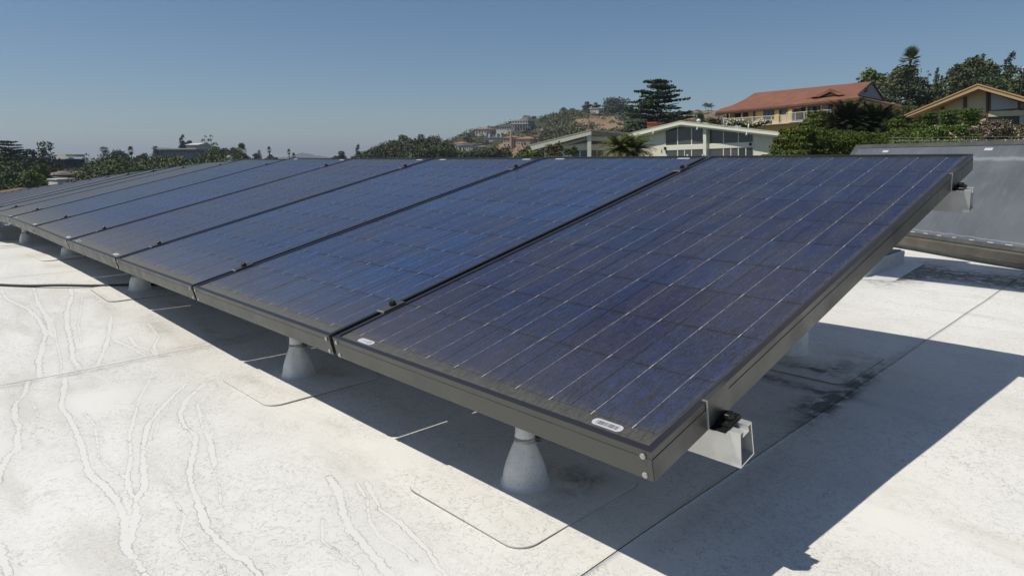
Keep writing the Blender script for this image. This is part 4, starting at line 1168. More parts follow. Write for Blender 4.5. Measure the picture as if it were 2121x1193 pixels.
def woodland(name, label, prof, n, y0, y1, rad, ml, excl=(), leaf=.5):
    C_, D_ = [], []; k = 0; tries = 0
    while k < n and tries < n * 40:
        tries += 1; px = rb.uniform(prof[0][0], prof[-1][0]); Y = rb.uniform(y0, y1); r = rb.uniform(*rad)
        x = (px - CX) * _cp / FPX * Y; z = ground(x, Y) + rb.uniform(.8, 3.9) * r; top = 328 - (z + r - HC) / Y * 1372
        if top < interp(px, prof): continue
        if any(a - 8 < px < b + 8 and top < d and Y < yy for a, b, d, yy in excl): continue
        q = 420; d = NPR.normal(0, 1, (q, 3)); d /= np.linalg.norm(d, axis=1, keepdims=True); d[:, 2] = np.where(d[:, 2] < -.4, -d[:, 2], d[:, 2])
        lump = 1 + .22 * np.sin(d[:, 0] * 6 + k) * np.sin(d[:, 1] * 5 + k * 2)
        C_.append(np.array([[x, Y, z]]) + d * (r * lump * NPR.uniform(.7, 1.05, q))[:, None]); D_.append(d); k += 1
    mi = (NPR.random((len(C_), 1)) * len(ml)).astype(int).repeat(420, 1).ravel()
    tag(link(name, leaves(np.concatenate(C_), np.concatenate(D_), leaf, matidx=mi, ml=ml)), label, kind='stuff')


woodland('woodland', 'dense mixed trees covering the left slope', [(-80, 308), (50, 314), (100, 326), (125, 342), (140, 338), (165, 327), (190, 334), (205, 318), (240, 315), (285, 319), (325, 321), (415, 320), (430, 308), (470, 309), (515, 320), (522, 330)],
         620, 92, 212, (1.8, 4.2), [L_OAK, L_DARK, L_GREY, L_OAK, L_DARK], [(78, 150, 392, 122), (104, 138, 343, 165), (325, 415, 319, 222), (265, 286, 356, 145)], .30)
woodland('woodland', 'dense mixed trees of the middle wood', [(728, 322), (770, 306), (812, 290), (838, 282), (870, 284), (925, 296), (940, 314), (985, 314), (1000, 310), (1040, 307), (1110, 307), (1125, 296), (1200, 290)],
         300, 175, 262, (2.0, 4.6), [L_OAK, L_DARK, L_GREY, L_DARK], [], .42)

# ================================================================== SHRUBS NEAR THE HOUSES
def shrub(name, label, cat, blobs, n, leaf, ml, group=None, mix=None, stem=True, split=None, jitter=.9):
    """blobs: (px, py, depth, radius px, vertical radius px)"""
    B_ = []
    for px, py, Y, r, rv in blobs:
        p = at(px, py, Y); k = Y / FPX; B_.append((p.x, p.y, p.z, r * k, rv * k))
    bx = sum(b[0] for b in B_) / len(B_); by = sum(b[1] for b in B_) / len(B_); bz = ground(bx, by)
    o = thing(name, label, cat, (bx, by, bz), group)
    B_ = [(b[0] - bx, b[1] - by, b[2] - bz, b[3], b[4]) for b in B_]
    n = int(n * 1.7); leaf *= .72; c, d = blob_points(B_, n, .25)
    if mix:
        sel = NPR.random(n) < mix[1]; sel &= (d[:, 2] > -.1)
        link(mix[0], leaves(c[sel] + d[sel] * leaf * .5, d[sel], leaf * 1.15, name=mix[0], ml=[mix[2]], aspect=1.1), o)
        c, d = c[~sel], d[~sel]
    link('foliage', leaves(c, d, leaf, name='foliage', ml=ml, jitter=jitter), o)
    if stem:
        mb = MB()
        for b in B_[:10]:
            mb.tube([(b[0] * .6, b[1] * .6, -.1), (b[0] * .9, b[1] * .9, b[2] * .5), (b[0], b[1], b[2])], [.05, .035, .012], 5)
        mb.build('stem', M_BARK, o)
    return o


hedge = []
rh = random.Random(2)
for k in range(46):
    f = k / 45; px = 1668 + f * 186; top = 266 + f * 17 + rh.uniform(-2, 2); r = rh.uniform(14, 19)
    hedge.append((px, top + r * .8, 34.5 + rh.uniform(-.3, .5) + f * 1.5, r, r * .8)); hedge.append((px, top + 30, 34.2 + f * 1.5, 21, 19)); 
    if k % 2: hedge.append((px, top + 55, 34.1 + f * 1.5, 22, 20))
shrub('hedge', 'long clipped green hedge running along behind the row to the collector', 'hedge', hedge, 26000, .085, [L_HEDGE])
cit = [(1640, 286, 33, 26, 18), (1625, 305, 32.6, 24, 20), (1655, 278, 33.5, 20, 14), (1612, 318, 32.5, 16, 12), (1650, 308, 32.5, 26, 20), (1668, 272, 34, 14, 10), (1640, 328, 32, 34, 16), (1600, 330, 32, 22, 10)]
shrub('fruit_bush', 'loose green bush with reddish leaves at the end of the white house eave', 'bush', cit, 9000, .10, [L_HEDGE], mix=('reddish_leaves', .03, L_RED))
gb = [(1690, 240, 46, 16, 9), (1704, 246, 46, 18, 12), (1694, 258, 45, 24, 14), (1676, 262, 45, 20, 12)]
shrub('green_bush', 'green and reddish bush below the white balcony left of the big cycad', 'bush', gb, 7000, .11, [L_HEDGE], mix=('reddish_leaves', .04, L_RED))
gb2 = [(1850, 262, 40, 22, 14), (1872, 270, 40, 24, 14), (1894, 268, 40, 18, 12), (1860, 284, 39, 30, 14), (1895, 286, 38, 26, 12), (1858, 246, 46, 14, 9)]
shrub('yellow_green_bush', 'yellowish green bush right of the big cycad', 'bush', gb2, 7500, .10, [L_BRIGHT])
# clipped box shrubs before the tan house
for (px, py, w_, h_, lab) in ((1925, 254, 26, 20, 'leftmost of the three clipped box shrubs before the tan house'), (1966, 250, 30, 21, 'middle one of the three clipped box shrubs before the tan house'), (2010, 246, 36, 20, 'rightmost and widest of the three clipped box shrubs, beside the wall lamp')):
    bl = [(px + a * w_ * .30, py + b * h_ * .6, 45.5 + c, w_ * .30, h_ * .42) for a in (-1, 0, 1) for b in (-1, 0, 1) for c in (0, .5)]
    shrub('box_shrub', lab, 'shrub', bl, 3600, .085, [L_HEDGE], 'clipped box shrubs')
# oleanders
rh = random.Random(6)
for (x0, x1, yt, lab, fr, seed) in ((1888, 1952, 262, 'leftmost oleander with few pale pink blossoms below the tan roof eave', .05, 1), (1945, 2020, 258, 'middle oleander thinly dotted with pink blossoms', .07, 2),
                              (2012, 2084, 252, 'bushiest oleander covered in pink blossoms', .22, 3), (2076, 2150, 254, 'rightmost oleander at the picture edge with pale pink blossoms', .13, 4)):
    bl = []
    for k in range(16):
        px = rh.uniform(x0, x1); bl.append((px, rh.uniform(yt + 7, 288), rh.uniform(27, 29.5), rh.uniform(9, 14), rh.uniform(7, 12)))
    for k in range(8): bl.append((x0 + (x1 - x0) * k / 7, 300, 27.5, 14, 14))
    shrub('oleander', lab, 'shrub', bl, 5600, .075, [L_GREY if seed > 2 else L_HEDGE], 'oleanders behind the wire fence', mix=('blossom', fr * .7, L_PINK))
shrub('low_hedge_plants', 'low yellowish plants in front of the oleanders above the collector', 'bush', [(1860 + k * 14, 297, 25.5, 12, 6) for k in range(19)], 5200, .06, [L_BRIGHT], mix=('yellow_flowers', .05, L_CREAM))
shrub('white_flowering_bush', 'white flowering bush behind the white house eave below the balcony', 'bush', [(1512 + k * 9, 258 - 3 * math.sin(k), 58, 10, 7 - .3 * k) for k in range(9)], 3600, .17, [L_HEDGE], mix=('blossom', .35, L_CREAM))
shrub('thin_shrub', 'thin reddish shrub before the left wing of the white house', 'shrub', [(1140, 312, 36, 12, 12), (1158, 309, 36, 8, 14), (1148, 322, 36, 16, 8)], 900, .08, [L_GREY], mix=('reddish_leaves', .15, L_RED))
shrub('small_shrub', 'small green shrub before the sliding door of the white house wing', 'shrub', [(1178, 318, 36, 9, 9), (1190, 314, 36, 6, 10)], 500, .08, [L_OAK])
shrub('round_grey_bush', 'small rounded yellow green bush left of the white house wing', 'bush', [(1098, 322, 42, 14, 6), (1110, 320, 42, 9, 6), (1080, 326, 42, 14, 5)], 1400, .10, [L_BRIGHT])


def frond_plant(name, label, cat, px, py, Y, nf, L, up0, up1, m, trunk_h, seed, **kw):
    p = at(px, py, Y); gz = ground(p.x, p.y)
    o = thing(name, label, cat, (p.x, p.y, gz))
    link('fronds', frond_set(nf, L, up0, up1, m, base=(0, 0, p.z - gz), seed=seed, **kw), o)
    mb = MB(); mb.tube([(0, 0, -.2), (0, 0, (p.z - gz) * .5), (0, 0, p.z - gz)], [trunk_h * 1.1, trunk_h * .85, trunk_h], 10)
    mb.build('trunk', M_BARK, o)
    return o


frond_plant('sago_palm', 'left one of two sago palms before the white house wall', 'palm', 1284, 312, 27, 70, .98, -6, 74, L_PALM, .13, 3, leaflets=22, ll=.20, lw=.016, droop=.8)
frond_plant('sago_palm', 'right one of two sago palms before the white house wall', 'palm', 1316, 312, 27.5, 70, .98, -6, 74, L_PALM, .13, 5, leaflets=22, ll=.20, lw=.016, droop=.8)
frond_plant('cycad', 'big dark spiky cycad, left crown before the yellow house', 'cycad', 1752, 268, 42, 170, 2.2, -2, 84, L_SAGO, .3, 7, leaflets=26, ll=.16, lw=.012, droop=.75)
frond_plant('cycad', 'big dark spiky cycad, right crown before the yellow house corner', 'cycad', 1812, 272, 41.5, 170, 2.1, -2, 84, L_SAGO, .3, 8, leaflets=26, ll=.16, lw=.012, droop=.75)
L_AGA = leaf_mat('variegated_leaves', (0.160, 0.240, 0.130), (0.450, 0.520, 0.380))
frond_plant('agave', 'pale variegated agave peeking over the panels before the middle wood', 'agave', 850, 329, 40, 16, .45, 5, 80, L_AGA, .06, 9, leaflets=6, ll=.12, lw=.03, droop=.4)
# wire fence on the bank
fn = thing('wire_fence', 'thin post and wire fence before the oleanders', 'fence', tuple(at(2015, 300, 24)))
A2, B2 = (1840, 25), (2150, 23)
for px in (1850, 1932, 2015, 2096):
    a, b = on_plane(px, 312, A2, B2), on_plane(px, 283, A2, B2)
    MB().tube([rel(a, fn), rel(b, fn)], .014, 6).build('post', m_varied('old_fence_post', (.30, .27, .18), (.22, .20, .14), 8, .8), fn)
for py in (284.5, 291):
    MB().tube([rel(on_plane(px, py + (px - 2000) * -.01, A2, B2), fn) for px in (1840, 1932, 2015, 2096, 2150)], .004, 4).build('wire', M_CLAMP, fn)

# ================================================================== HOUSES
M_MINT = mat('mint_fascia', (.86, .87, .70), .5)
M_MINTW = m_varied('mint_stucco', (.82, .79, .60), (.76, .73, .55), 4, .85)
M_MINTP = mat('pale_trim', (.82, .81, .66), .5)
M_GRAVEL = m_varied('pale_gravel_roof', (.50, .44, .34), (.58, .53, .42), 20, .9)
M_WIN = mat('dark_window_glass', (.035, .038, .042), .08, spec=.6)
M_WING = mat('grey_window_glass', (.095, .098, .095), .15, spec=.5)
M_CURT = mat('pale_curtain', (.45, .45, .43), .8)
M_SHADE = mat('dark_opening', (.02, .02, .02), .8)
M_BRICK = m_varied('brick', (.34, .12, .07), (.24, .085, .05), 25, .85)
M_YEL = m_varied('yellow_stucco', (.74, .50, .155), (.68, .46, .14), 3, .85)
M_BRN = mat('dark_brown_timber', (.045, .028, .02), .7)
M_RAILW = mat('white_railing', (.72, .72, .70), .5)
M_BEIGE = m_varied('beige_stucco', (.68, .58, .36), (.62, .53, .33), 3, .85)
M_TAN = mat('tan_fascia', (.55, .36, .17), .7)
M_BROWN = mat('brown_trim', (.13, .07, .035), .7)
M_TILE = mat('red_roof_tile', (.27, .085, .05), .8); t_ = NT(M_TILE)
o_ = t_.obj(); n_ = t_.noise(o_, .9, 5, .7); n5 = t_.noise(o_, 4.5, 3, .7)
tc = t_.mix(t_.step(n_, .35, .68), (.25, .095, .050), (.165, .075, .042)); tc = t_.mix(t_.step(n5, .62, .75), tc, (.34, .19, .12))
t_.out('Base Color', tc)


def quad_on(A, B, pts, push=0.0):
    """pixel polygon on a vertical plane -> world points (pushed towards the camera)"""
    a = at(A[0], 330, A[1]); b = at(B[0], 330, B[1]); n = Vector((b.y - a.y, -(b.x - a.x), 0)).normalized()
    if n.y > 0: n = -n
    return [on_plane(x, y, A, B) + n * push for x, y in pts], n


def panel_part(name, A, B, pts, m, parent, push=0.0, depth=.08):
    P, n = quad_on(A, B, pts, push)
    return MB().poly([rel(p, parent) for p in P], -n * depth).build(name, m, parent)


def window(A, B, x0, x1, y0, y1, parent, y0b=None, y1b=None, glass=None, frame=None, fw=1.2, push=.03, nm='window', mull=0):
    """window frame part with its pane as a sub-part; y0/y1 at left, y0b/y1b at right"""
    y0b = y0 if y0b is None else y0b; y1b = y1 if y1b is None else y1b
    P, n = quad_on(A, B, [(x0, y0), (x1, y0b), (x1, y1b), (x0, y1)], push)
    Q, _ = quad_on(A, B, [(x0 + fw, y0 + fw), (x1 - fw, y0b + fw), (x1 - fw, y1b - fw), (x0 + fw, y1 - fw)], push)
    P = [rel(p, parent) for p in P]; Q = [rel(p, parent) for p in Q]
    mb = MB()
    for i in range(4):
        j = (i + 1) % 4; mb.poly([P[i], P[j], Q[j], Q[i]], -n * .07)
    for k in range(mull):
        f = (k + 1) / (mull + 1); a = Q[0].lerp(Q[1], f); b = Q[3].lerp(Q[2], f); sd = (Q[1] - Q[0]).normalized() * .03
        mb.poly([a - sd, a + sd, b + sd, b - sd], -n * .06)
    o = mb.build(nm, frame or M_BRN, parent)
    MB().poly([q - n * .025 for q in Q], -n * .02).build('pane', glass or M_WIN, o)
    return o


# ---- white mid-century house
wh = thing('white_house', 'low pale mint house with a shallow gable of tall windows behind the panels', 'house', tuple(at(1450, 345, 47)))
WA, WB = (1303, 51.0), (1622, 40.0)
wallpts = [(1306, 350), (1306, 289), (1405, 256), (1420, 256), (1612, 290), (1612, 350)]
panel_part('wall', WA, WB, [(1306, 350), (1306, 286), (1378, 268), (1378, 350)], M_MINTW, wh, 0, .2)
panel_part('wall', WA, WB, [(1561, 350), (1561, 273), (1617, 287), (1617, 350)], M_MINTW, wh, 0, .2)
panel_part('beam', WA, WB, [(1378, 302.5), (1561, 295.5), (1561, 305), (1378, 312)], M_MINTP, wh, .05, .25)
for i, (x0, x1) in enumerate(((1378.5, 1404), (1404, 1433), (1433, 1463))):
    f = lambda x: (x - 1378) / 183
    tp = lambda x: 271.5 - (min(x, 1411) - 1378) * .34 + max(0, x - 1411) * .13
    window(WA, WB, x0, x1, tp(x0), 302.5 - 7 * f(x0), wh, tp(x1), 302.5 - 7 * f(x1), M_WING if i else M_WIN, M_MINTP, .9)
    window(WA, WB, x0, x1, 312 - 7 * f(x0), 345, wh, 312 - 7 * f(x1), 345, M_WING, M_MINTP, .9, mull=i % 2)
for i, (x0, x1) in enumerate(((1469, 1499), (1499, 1530), (1530, 1561))):
    tp = lambda x: 262 + (x - 1469) * .15
    window(WA, WB, x0, x1, tp(x0), 302.5 - 7 * f(x0), wh, tp(x1), 302.5 - 7 * f(x1), M_WING, M_MINTP, .9)
    window(WA, WB, x0, x1, 312 - 7 * f(x0), 345, wh, 312 - 7 * f(x1), 345, M_WING if i < 2 else M_WIN, M_MINTP, .9, mull=1 if i else 0)
panel_part('post', WA, WB, [(1462.5, 255), (1469, 255), (1469, 350), (1462.5, 350)], M_MINTP, wh, .3, .25)
GA, GB = (1303, 50.3), (1622, 39.3)           # fascia plane, a little proud of the wall
P, n = quad_on(GA, GB, [(1303, 277.5), (1409, 251.5), (1622, 275.5), (1622, 282.5), (1410, 258.5), (1303, 285)])
MB().poly([rel(p, wh) for p in P], -n * .12).build('fascia', M_MINT, wh)
P2, n = quad_on(GA, GB, [(1303, 276), (1409, 250), (1622, 274)], 0)
Rb = Vector((.30, .954, 0)) * 9
mb = MB(); pr = [rel(p, wh) for p in P2]
mb.poly([pr[0], pr[1], pr[1] - ZZ * .10, pr[0] - ZZ * .10], Rb); mb.poly([pr[1], pr[2], pr[2] - ZZ * .10, pr[1] - ZZ * .10], Rb)
mb.build('roof', M_GRAVEL, wh)
P3, n = quad_on(GA, GB, [(1305, 284), (1409, 257.5), (1618, 281.5)], -.13)
mb = MB(); pr = [rel(p, wh) for p in P3]
mb.poly([pr[0], pr[1], pr[1] - ZZ * .12, pr[0] - ZZ * .12], Rb * .9); mb.poly([pr[1], pr[2], pr[2] - ZZ * .12, pr[1] - ZZ * .12], Rb * .9)
mb.build('soffit', M_MINTP, wh)
P, n = quad_on(WA, WB, [(1306, 350), (1306, 290), (1617, 290), (1617, 350)], -.4)
mbk = MB(); mbk.poly([rel(p, wh) for p in P], Vector((.30, .954, 0)) * 8); mbk.build('rear_volume', M_MINTW, wh)
for px, py in ((1356, 277), (1447, 268), (1549.5, 279)):
    c = on_plane(px, py, GA, GB) + n * .15
    MB().tube([rel(c + ZZ * .16, wh), rel(c + ZZ * .05, wh), rel(c, wh), rel(c - ZZ * .07, wh)], [.02, .03, .07, .04], 10).build('eave_lamp', M_RAILW, wh, True)
for px, py in ((1379.5, 308), (1556, 299)):
    panel_part('wall_lantern', WA, WB, [(px - 2, py - 3), (px + 2, py - 3), (px + 2, py + 3), (px - 2, py + 3)], M_SHADE, wh, .12, .1)
for px in (1434, 1466, 1390):
    panel_part('floodlight', WA, WB, [(px - 1.6, 320), (px + 1.6, 320), (px + 1.6, 324), (px - 1.6, 324)], M_RAILW, wh, .5, .1)
cvn = rel(at(1446.5, 262, 50), wh)
MB().tube([cvn, cvn + ZZ * .40], [.09, .09], 10).tube([cvn + ZZ * .34, cvn + ZZ * .44, cvn + ZZ * .52], [.16, .16, .08], 10).build('roof_vent', M_RAILW, wh, True)
cvn = rel(at(1550, 268, 48), wh)
MB().tube([cvn, cvn + ZZ * .35], [.05, .05], 8).build('roof_vent', M_RAILW, wh, True)
# brick chimney with its own courses
cb0 = rel(at(1340, 272, 54), wh); kx = 54 / FPX
chim = MB().poly([cb0, cb0 + Vector((16 * kx, -.3, 0)), cb0 + Vector((34 * kx, .7, 0)), cb0 + Vector((18 * kx, 1.0, 0))], ZZ * (15 * kx)).build('chimney', M_BRICK, wh)
MB().poly([cb0 + Vector((-.06, -.05, 15 * kx)), cb0 + Vector((16 * kx, -.38, 15 * kx)), cb0 + Vector((35 * kx, .66, 15 * kx)), cb0 + Vector((18 * kx, 1.06, 15 * kx))], ZZ * .10).build('chimney_cap', M_BRICK, chim)
# left wing
ww_ = thing('house_wing', 'left wing of the mint house with a single sloping roof edge', 'house', tuple(at(1190, 345, 52)))
LA, LB = (1098, 51), (1226, 50)
P, n = quad_on(LA, LB, [(1098, 303.5), (1224, 272.5), (1226, 279), (1102, 311.5)]); MB().poly([rel(p, ww_) for p in P], -n * .12).build('fascia', M_MINT, ww_)
P, n = quad_on(LA, LB, [(1096, 303), (1224, 271.5)])
P = [rel(p, ww_) for p in P]; r3, r4 = rel(at(1302, 275.5, 55), ww_), rel(at(1215, 286, 66), ww_)
MB().poly([P[0], P[1], P[1] + Vector((4.5, 8, 0)), P[0] + Vector((4.5, 8, 0))], (0, 0, .1)).build('roof', M_GRAVEL, ww_)
SA, SB = (1226, 50), (1302, 54)
panel_part('side_fascia', SA, SB, [(1226, 273), (1300, 276.5), (1300, 285), (1226, 281)], m_varied('grey_gutter', (.20, .24, .20), (.26, .30, .25), 2, .7), ww_, 0, .1)
panel_part('wall', LA, LB, [(1124, 350), (1124, 308), (1218, 283.5), (1218, 350)], M_MINTW, ww_, -.7, .2)
SA2, SB2 = (1222, 51), (1304, 54)
panel_part('side_wall', SA2, SB2, [(1222, 350), (1222, 282), (1304, 286), (1304, 350)], M_MINTW, ww_, -.4, .2)
panel_part('corner_post', LA, LB, [(1216, 350), (1216, 278), (1224, 278), (1224, 350)], M_MINTP, ww_, -.1, .3)
window(LA, LB, 1168, 1216, 301, 303, ww_, 288, 297, M_WING, M_MINTP, .8, -.6)
window(LA, LB, 1182, 1217, 311, 345, ww_, 310, 345, M_WING, M_MINTP, .9, -.6, mull=1)
window(SA2, SB2, 1226, 1264, 291, 300, ww_, 292, 300, M_WING, M_MINTP, .8, -.3)
window(SA2, SB2, 1227, 1258, 310, 345, ww_, 311, 345, M_WIN, M_MINTP, .9, -.3, mull=1)
P, n = quad_on(LA, LB, [(1126, 350), (1126, 312), (1220, 312), (1220, 350)], -1.0); MB().poly([rel(p, ww_) for p in P], -n * 8).build('rear_volume', M_MINTW, ww_)

# ---- yellow two-storey house with a red tile roof
yh = thing('yellow_house', 'two storey yellow house with red tile roof and long white balcony on the hill', 'house', tuple(at(1680, 290, 82)))
YA, YB = (1500, 86.2), (1776, 67.2)           # balcony front
YS, YT = (1776, 68.8), (1870, 84.0)           # receding right side
z1 = lambda X, Y_: (1480 + X / 5.3025, 150 + Y_ / 5.3)
wallA, wallB = (1500, 88.0), (1776, 69.0)
panel_part('wall', wallA, wallB, [z1(440, 700), z1(440, 400), z1(850, 372), z1(850, 700)], M_YEL, yh, 0, .3)
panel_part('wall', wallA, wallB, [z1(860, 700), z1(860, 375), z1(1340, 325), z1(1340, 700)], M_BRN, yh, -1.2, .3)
panel_part('wall', wallA, wallB, [z1(1340, 700), z1(1340, 320), z1(1560, 296), z1(1560, 700)], M_YEL, yh, .5, .3)
panel_part('wall', wallA, wallB, [z1(100, 700), z1(100, 440), z1(440, 415), z1(440, 700)], M_YEL, yh, -1.0, .3)
panel_part('lower_wall', wallA, wallB, [z1(440, 720), z1(440, 585), z1(1100, 540), z1(1100, 720)], M_YEL, yh, .3, .2)
panel_part('side_wall', YS, YT, [z1(1565, 720), z1(1565, 296), z1(2065, 392), z1(2065, 720)], M_YEL, yh, 0, .3)
for x in (1505, 1650, 1825, 1938):
    panel_part('timber_post', YS if x > 1560 else wallA, YT if x > 1560 else wallB, [z1(x - 8, 700), z1(x - 8, 300 + max(0, x - 1560) * .19), z1(x + 8, 300 + max(0, x - 1560) * .19), z1(x + 8, 700)], M_BRN, yh, .55 if x < 1560 else .04, .1)
for (x0, x1, ya, yb_, ml_) in ((160, 300, 440, 505, 1), (540, 655, 415, 520, 1), (722, 803, 400, 470, 0), (1030, 1170, 365, 455, 1), (1190, 1335, 350, 430, 1), (905, 1003, 380, 520, 1)):
    a, b = z1(x0, ya), z1(x1, yb_); dl = (x1 - x0) / 5.3 * -.06
    window(wallA, wallB, a[0], b[0], a[1], b[1], yh, a[1] + dl, b[1] + dl, M_WIN, M_BRN, 1.0, .05 if x0 in (540, 722) else (-1.1 if x0 > 860 else -.9), mull=ml_)
for x0, x1, ya, yb_ in ((1108, 1165, 368, 450), (1282, 1328, 352, 425)):
    a, b = z1(x0, ya), z1(x1, yb_); panel_part('curtain', wallA, wallB, [(a[0], a[1]), (b[0], a[1] - .8), (b[0], b[1]), (a[0], b[1])], M_CURT, yh, -1.02, .03)
for x in (1018, 1180, 1338, 305, 440, 150, 722):
    panel_part('timber_post', wallA, wallB, [z1(x - 7, 720), z1(x - 7, 350 if x > 900 else 420), z1(x + 7, 350 if x > 900 else 418), z1(x + 7, 720)], M_YEL if x in (1018, 1180, 305) else M_BRN, yh, .12, .12)
window(YS, YT, z1(1693, 0)[0], z1(1748, 0)[0], z1(0, 360)[1], z1(0, 410)[1], yh, None, None, M_WIN, M_BRN, .8, .05)
window(YS, YT, z1(1912, 0)[0], z1(1940, 0)[0], z1(0, 400)[1], z1(0, 485)[1], yh, None, None, M_WIN, M_BRN, .8, .05)
window(YS, YT, z1(1975, 0)[0], z1(2040, 0)[0], z1(0, 410)[1], z1(0, 470)[1], yh, None, None, M_WIN, M_YEL, .8, .05)
# roof: front slope, hipped left end, gable at the right with a side skirt
d3 = lambda X, Y_, D: rel(at(*z1(X, Y_), D), yh)
E1, E2, E2b = d3(10, 435, 88.6), d3(850, 355, 77.6), d3(850, 340, 77)
E3 = d3(1585, 272, 67.6); R1, R2 = d3(440, 228, 93), d3(1728, 102, 76)
G1 = d3(1560, 252, 69.6)
th = Vector((0, 0, -.22))
mb = MB()
mb.poly([E1, E2, E3, G1, R2, R1, d3(250, 352, 91)], th); mb.build('roof', M_TILE, yh)
mb = MB(); mb.poly([E1, d3(250, 352, 91), R1, d3(300, 330, 99), d3(60, 405, 98)], th); mb.poly([R1, R2, d3(1900, 330, 92), d3(600, 330, 104)], th); mb.build('roof', M_TILE, yh)
mb = MB(); mb.poly([G1 - ZZ * .02, E3 - ZZ * .01, d3(2080, 385, 84), d3(2040, 360, 86), d3(1860, 318, 80)], th); mb.build('side_roof', M_TILE, yh)
# porch roof with eyebrow gable over the balcony
mb = MB(); mb.poly([d3(850, 356, 76.6), d3(1590, 274, 67.0), d3(1560, 240, 69.2), d3(1100, 268, 75.6)], th); pr_ = mb.build('porch_roof', M_TILE, yh)
mb = MB(); mb.poly([d3(1085, 272, 74.6), d3(1270, 178, 72.6), d3(1440, 245, 70.4), d3(1360, 250, 71.0), d3(1275, 215, 72.5), d3(1150, 270, 73.8)], (.3, 2.5, 0)); mb.build('roof_gable', M_TILE, yh)
mb = MB(); mb.poly([d3(1150, 268, 74.0), d3(1275, 212, 72.8), d3(1375, 250, 71.3)], (.05, .3, 0)); mb.build('gable_vent', M_SHADE, yh)
mb = MB(); mb.poly([d3(1575, 252, 69.4), d3(1728, 112, 75.8), d3(1850, 308, 80), ], (.2, .4, 0)); mb.build('gable_wall', M_CURBG, yh)
mb = MB(); mb.poly([d3(1560, 256, 69.1), d3(1728, 100, 75.4), d3(1728, 122, 75.4), d3(1585, 256, 69.1)], (.2, .2, 0)); mb.poly([d3(1728, 100, 75.4), d3(1868, 312, 79.8), d3(1848, 306, 79.8), d3(1722, 122, 75.4)], (.2, .2, 0)); mb.build('bargeboard', M_BRN, yh)
mb = MB(); mb.poly([d3(1650, 180, 71.9), d3(1678, 172, 72.8), d3(1678, 215, 72.8), d3(1650, 222, 71.9)], (0, .1, 0)); mb.build('gable_louvre', M_SHADE, yh)
mb = MB()
for a, b in ((E1, E2), (d3(850, 356, 76.5), d3(1590, 274, 66.9)), (E3, d3(2080, 385, 84))):
    mb.poly([a - ZZ * .20, b - ZZ * .20, b - ZZ * .42, a - ZZ * .42], (.05, .12, 0))
mb.build('eave_board', M_BRN, yh)

# balcony
BAL = [((95, 510), (835, 462), (100, 600), (835, 548), 0), ((835, 448), (1420, 402), (835, 545), (1420, 500), 1)]
bal = MB()
for (t0, t1, b0, b1, q) in BAL:
    A_, B_ = z1(*t0), z1(*t1); C1, D1 = z1(*b0), z1(*b1); ps = .0 if not q else .6
    P, n = quad_on(YA, YB, [A_, B_, (B_[0], B_[1] + 1.1), (A_[0], A_[1] + 1.1)], ps); bal.poly([rel(p, yh) for p in P], -n * .06)
    P, n = quad_on(YA, YB, [(C1[0], C1[1] - 1.8), (D1[0], D1[1] - 1.8), (D1[0], D1[1] - 1.0), (C1[0], C1[1] - 1.0)], ps); bal.poly([rel(p, yh) for p in P], -n * .05)
    dk, n = quad_on(YA, YB, [C1, D1, (D1[0], D1[1] + 2.2), (C1[0], C1[1] + 2.2)], ps); MB().poly([rel(p, yh) for p in dk], -n * 1.6).build('balcony_deck', M_RAILW, yh)
balo = bal.build('balcony_rail', M_RAILW, yh)
for (t0, t1, b0, b1, q) in BAL:
    nps = 7 if not q else 6
    for k in range(nps + 1):
        f_ = k / nps; a = z1(t0[0] + (t1[0] - t0[0]) * f_, t0[1] + (t1[1] - t0[1]) * f_); b = z1(b0[0] + (b1[0] - b0[0]) * f_, b0[1] + (b1[1] - b0[1]) * f_)
        panel_part('rail_post', YA, YB, [(a[0] - .55, a[1]), (a[0] + .55, a[1]), (b[0] + .55, b[1]), (b[0] - .55, b[1])], M_RAILW, balo if False else yh, .0 if not q else .6, .06)
    mb = MB(); nb_ = 62 if not q else 50
    for k in range(nb_):
        f_ = (k + .5) / nb_; a = z1(t0[0] + (t1[0] - t0[0]) * f_, t0[1] + (t1[1] - t0[1]) * f_); b = z1(b0[0] + (b1[0] - b0[0]) * f_, b0[1] + (b1[1] - b0[1]) * f_)
        P, n = quad_on(YA, YB, [(a[0] - .12, a[1] + 1), (a[0] + .12, a[1] + 1), (b[0] + .12, b[1] - 1), (b[0] - .12, b[1] - 1)], -.02 if not q else .58)
        mb.poly([rel(p, yh) for p in P], -n * .02)
    mb.build('balusters', M_RAILW, yh)
P, n = quad_on(wallA, wallB, [z1(120, 700), z1(120, 450), z1(1500, 330), z1(1500, 700)], -1.6); MB().poly([rel(p, yh) for p in P], Vector((.45, .89, 0)) * 5).build('rear_volume', M_YEL, yh)

# ---- tan house at the right
th_ = thing('tan_house', 'beige house with tan sloping roof, dark timber posts and blinds at the right edge', 'house', tuple(at(2010, 275, 49)))
TA, TB = (1887, 52.0), (2160, 45.0)
z2 = lambda X, Y_: (1740 + X / 5.4226, 90 + Y_ / 5.4226)
panel_part('wall', TA, TB, [z2(890, 1100), z2(890, 800), z2(1610, 505), z2(1680, 520), z2(1680, 1100)], M_BEIGE, th_, -.1, .25)
panel_part('beam', TA, TB, [z2(1670, 765), z2(2300, 745), z2(2300, 805), z2(1670, 828)], M_BEIGE, th_, .05, .3)
panel_part('wall', TA, TB, [z2(1672, 1100), z2(1672, 905), z2(2300, 890), z2(2300, 1100)], M_BEIGE, th_, -.1, .25)
for (x, yt) in ((908, 795), (1150, 705), (1402, 605), (1656, 535)):
    panel_part('timber_post', TA, TB, [z2(x - 14, 1100), z2(x - 14, yt), z2(x + 14, yt - 8), z2(x + 14, 1100)], M_BROWN, th_, .06, .2)
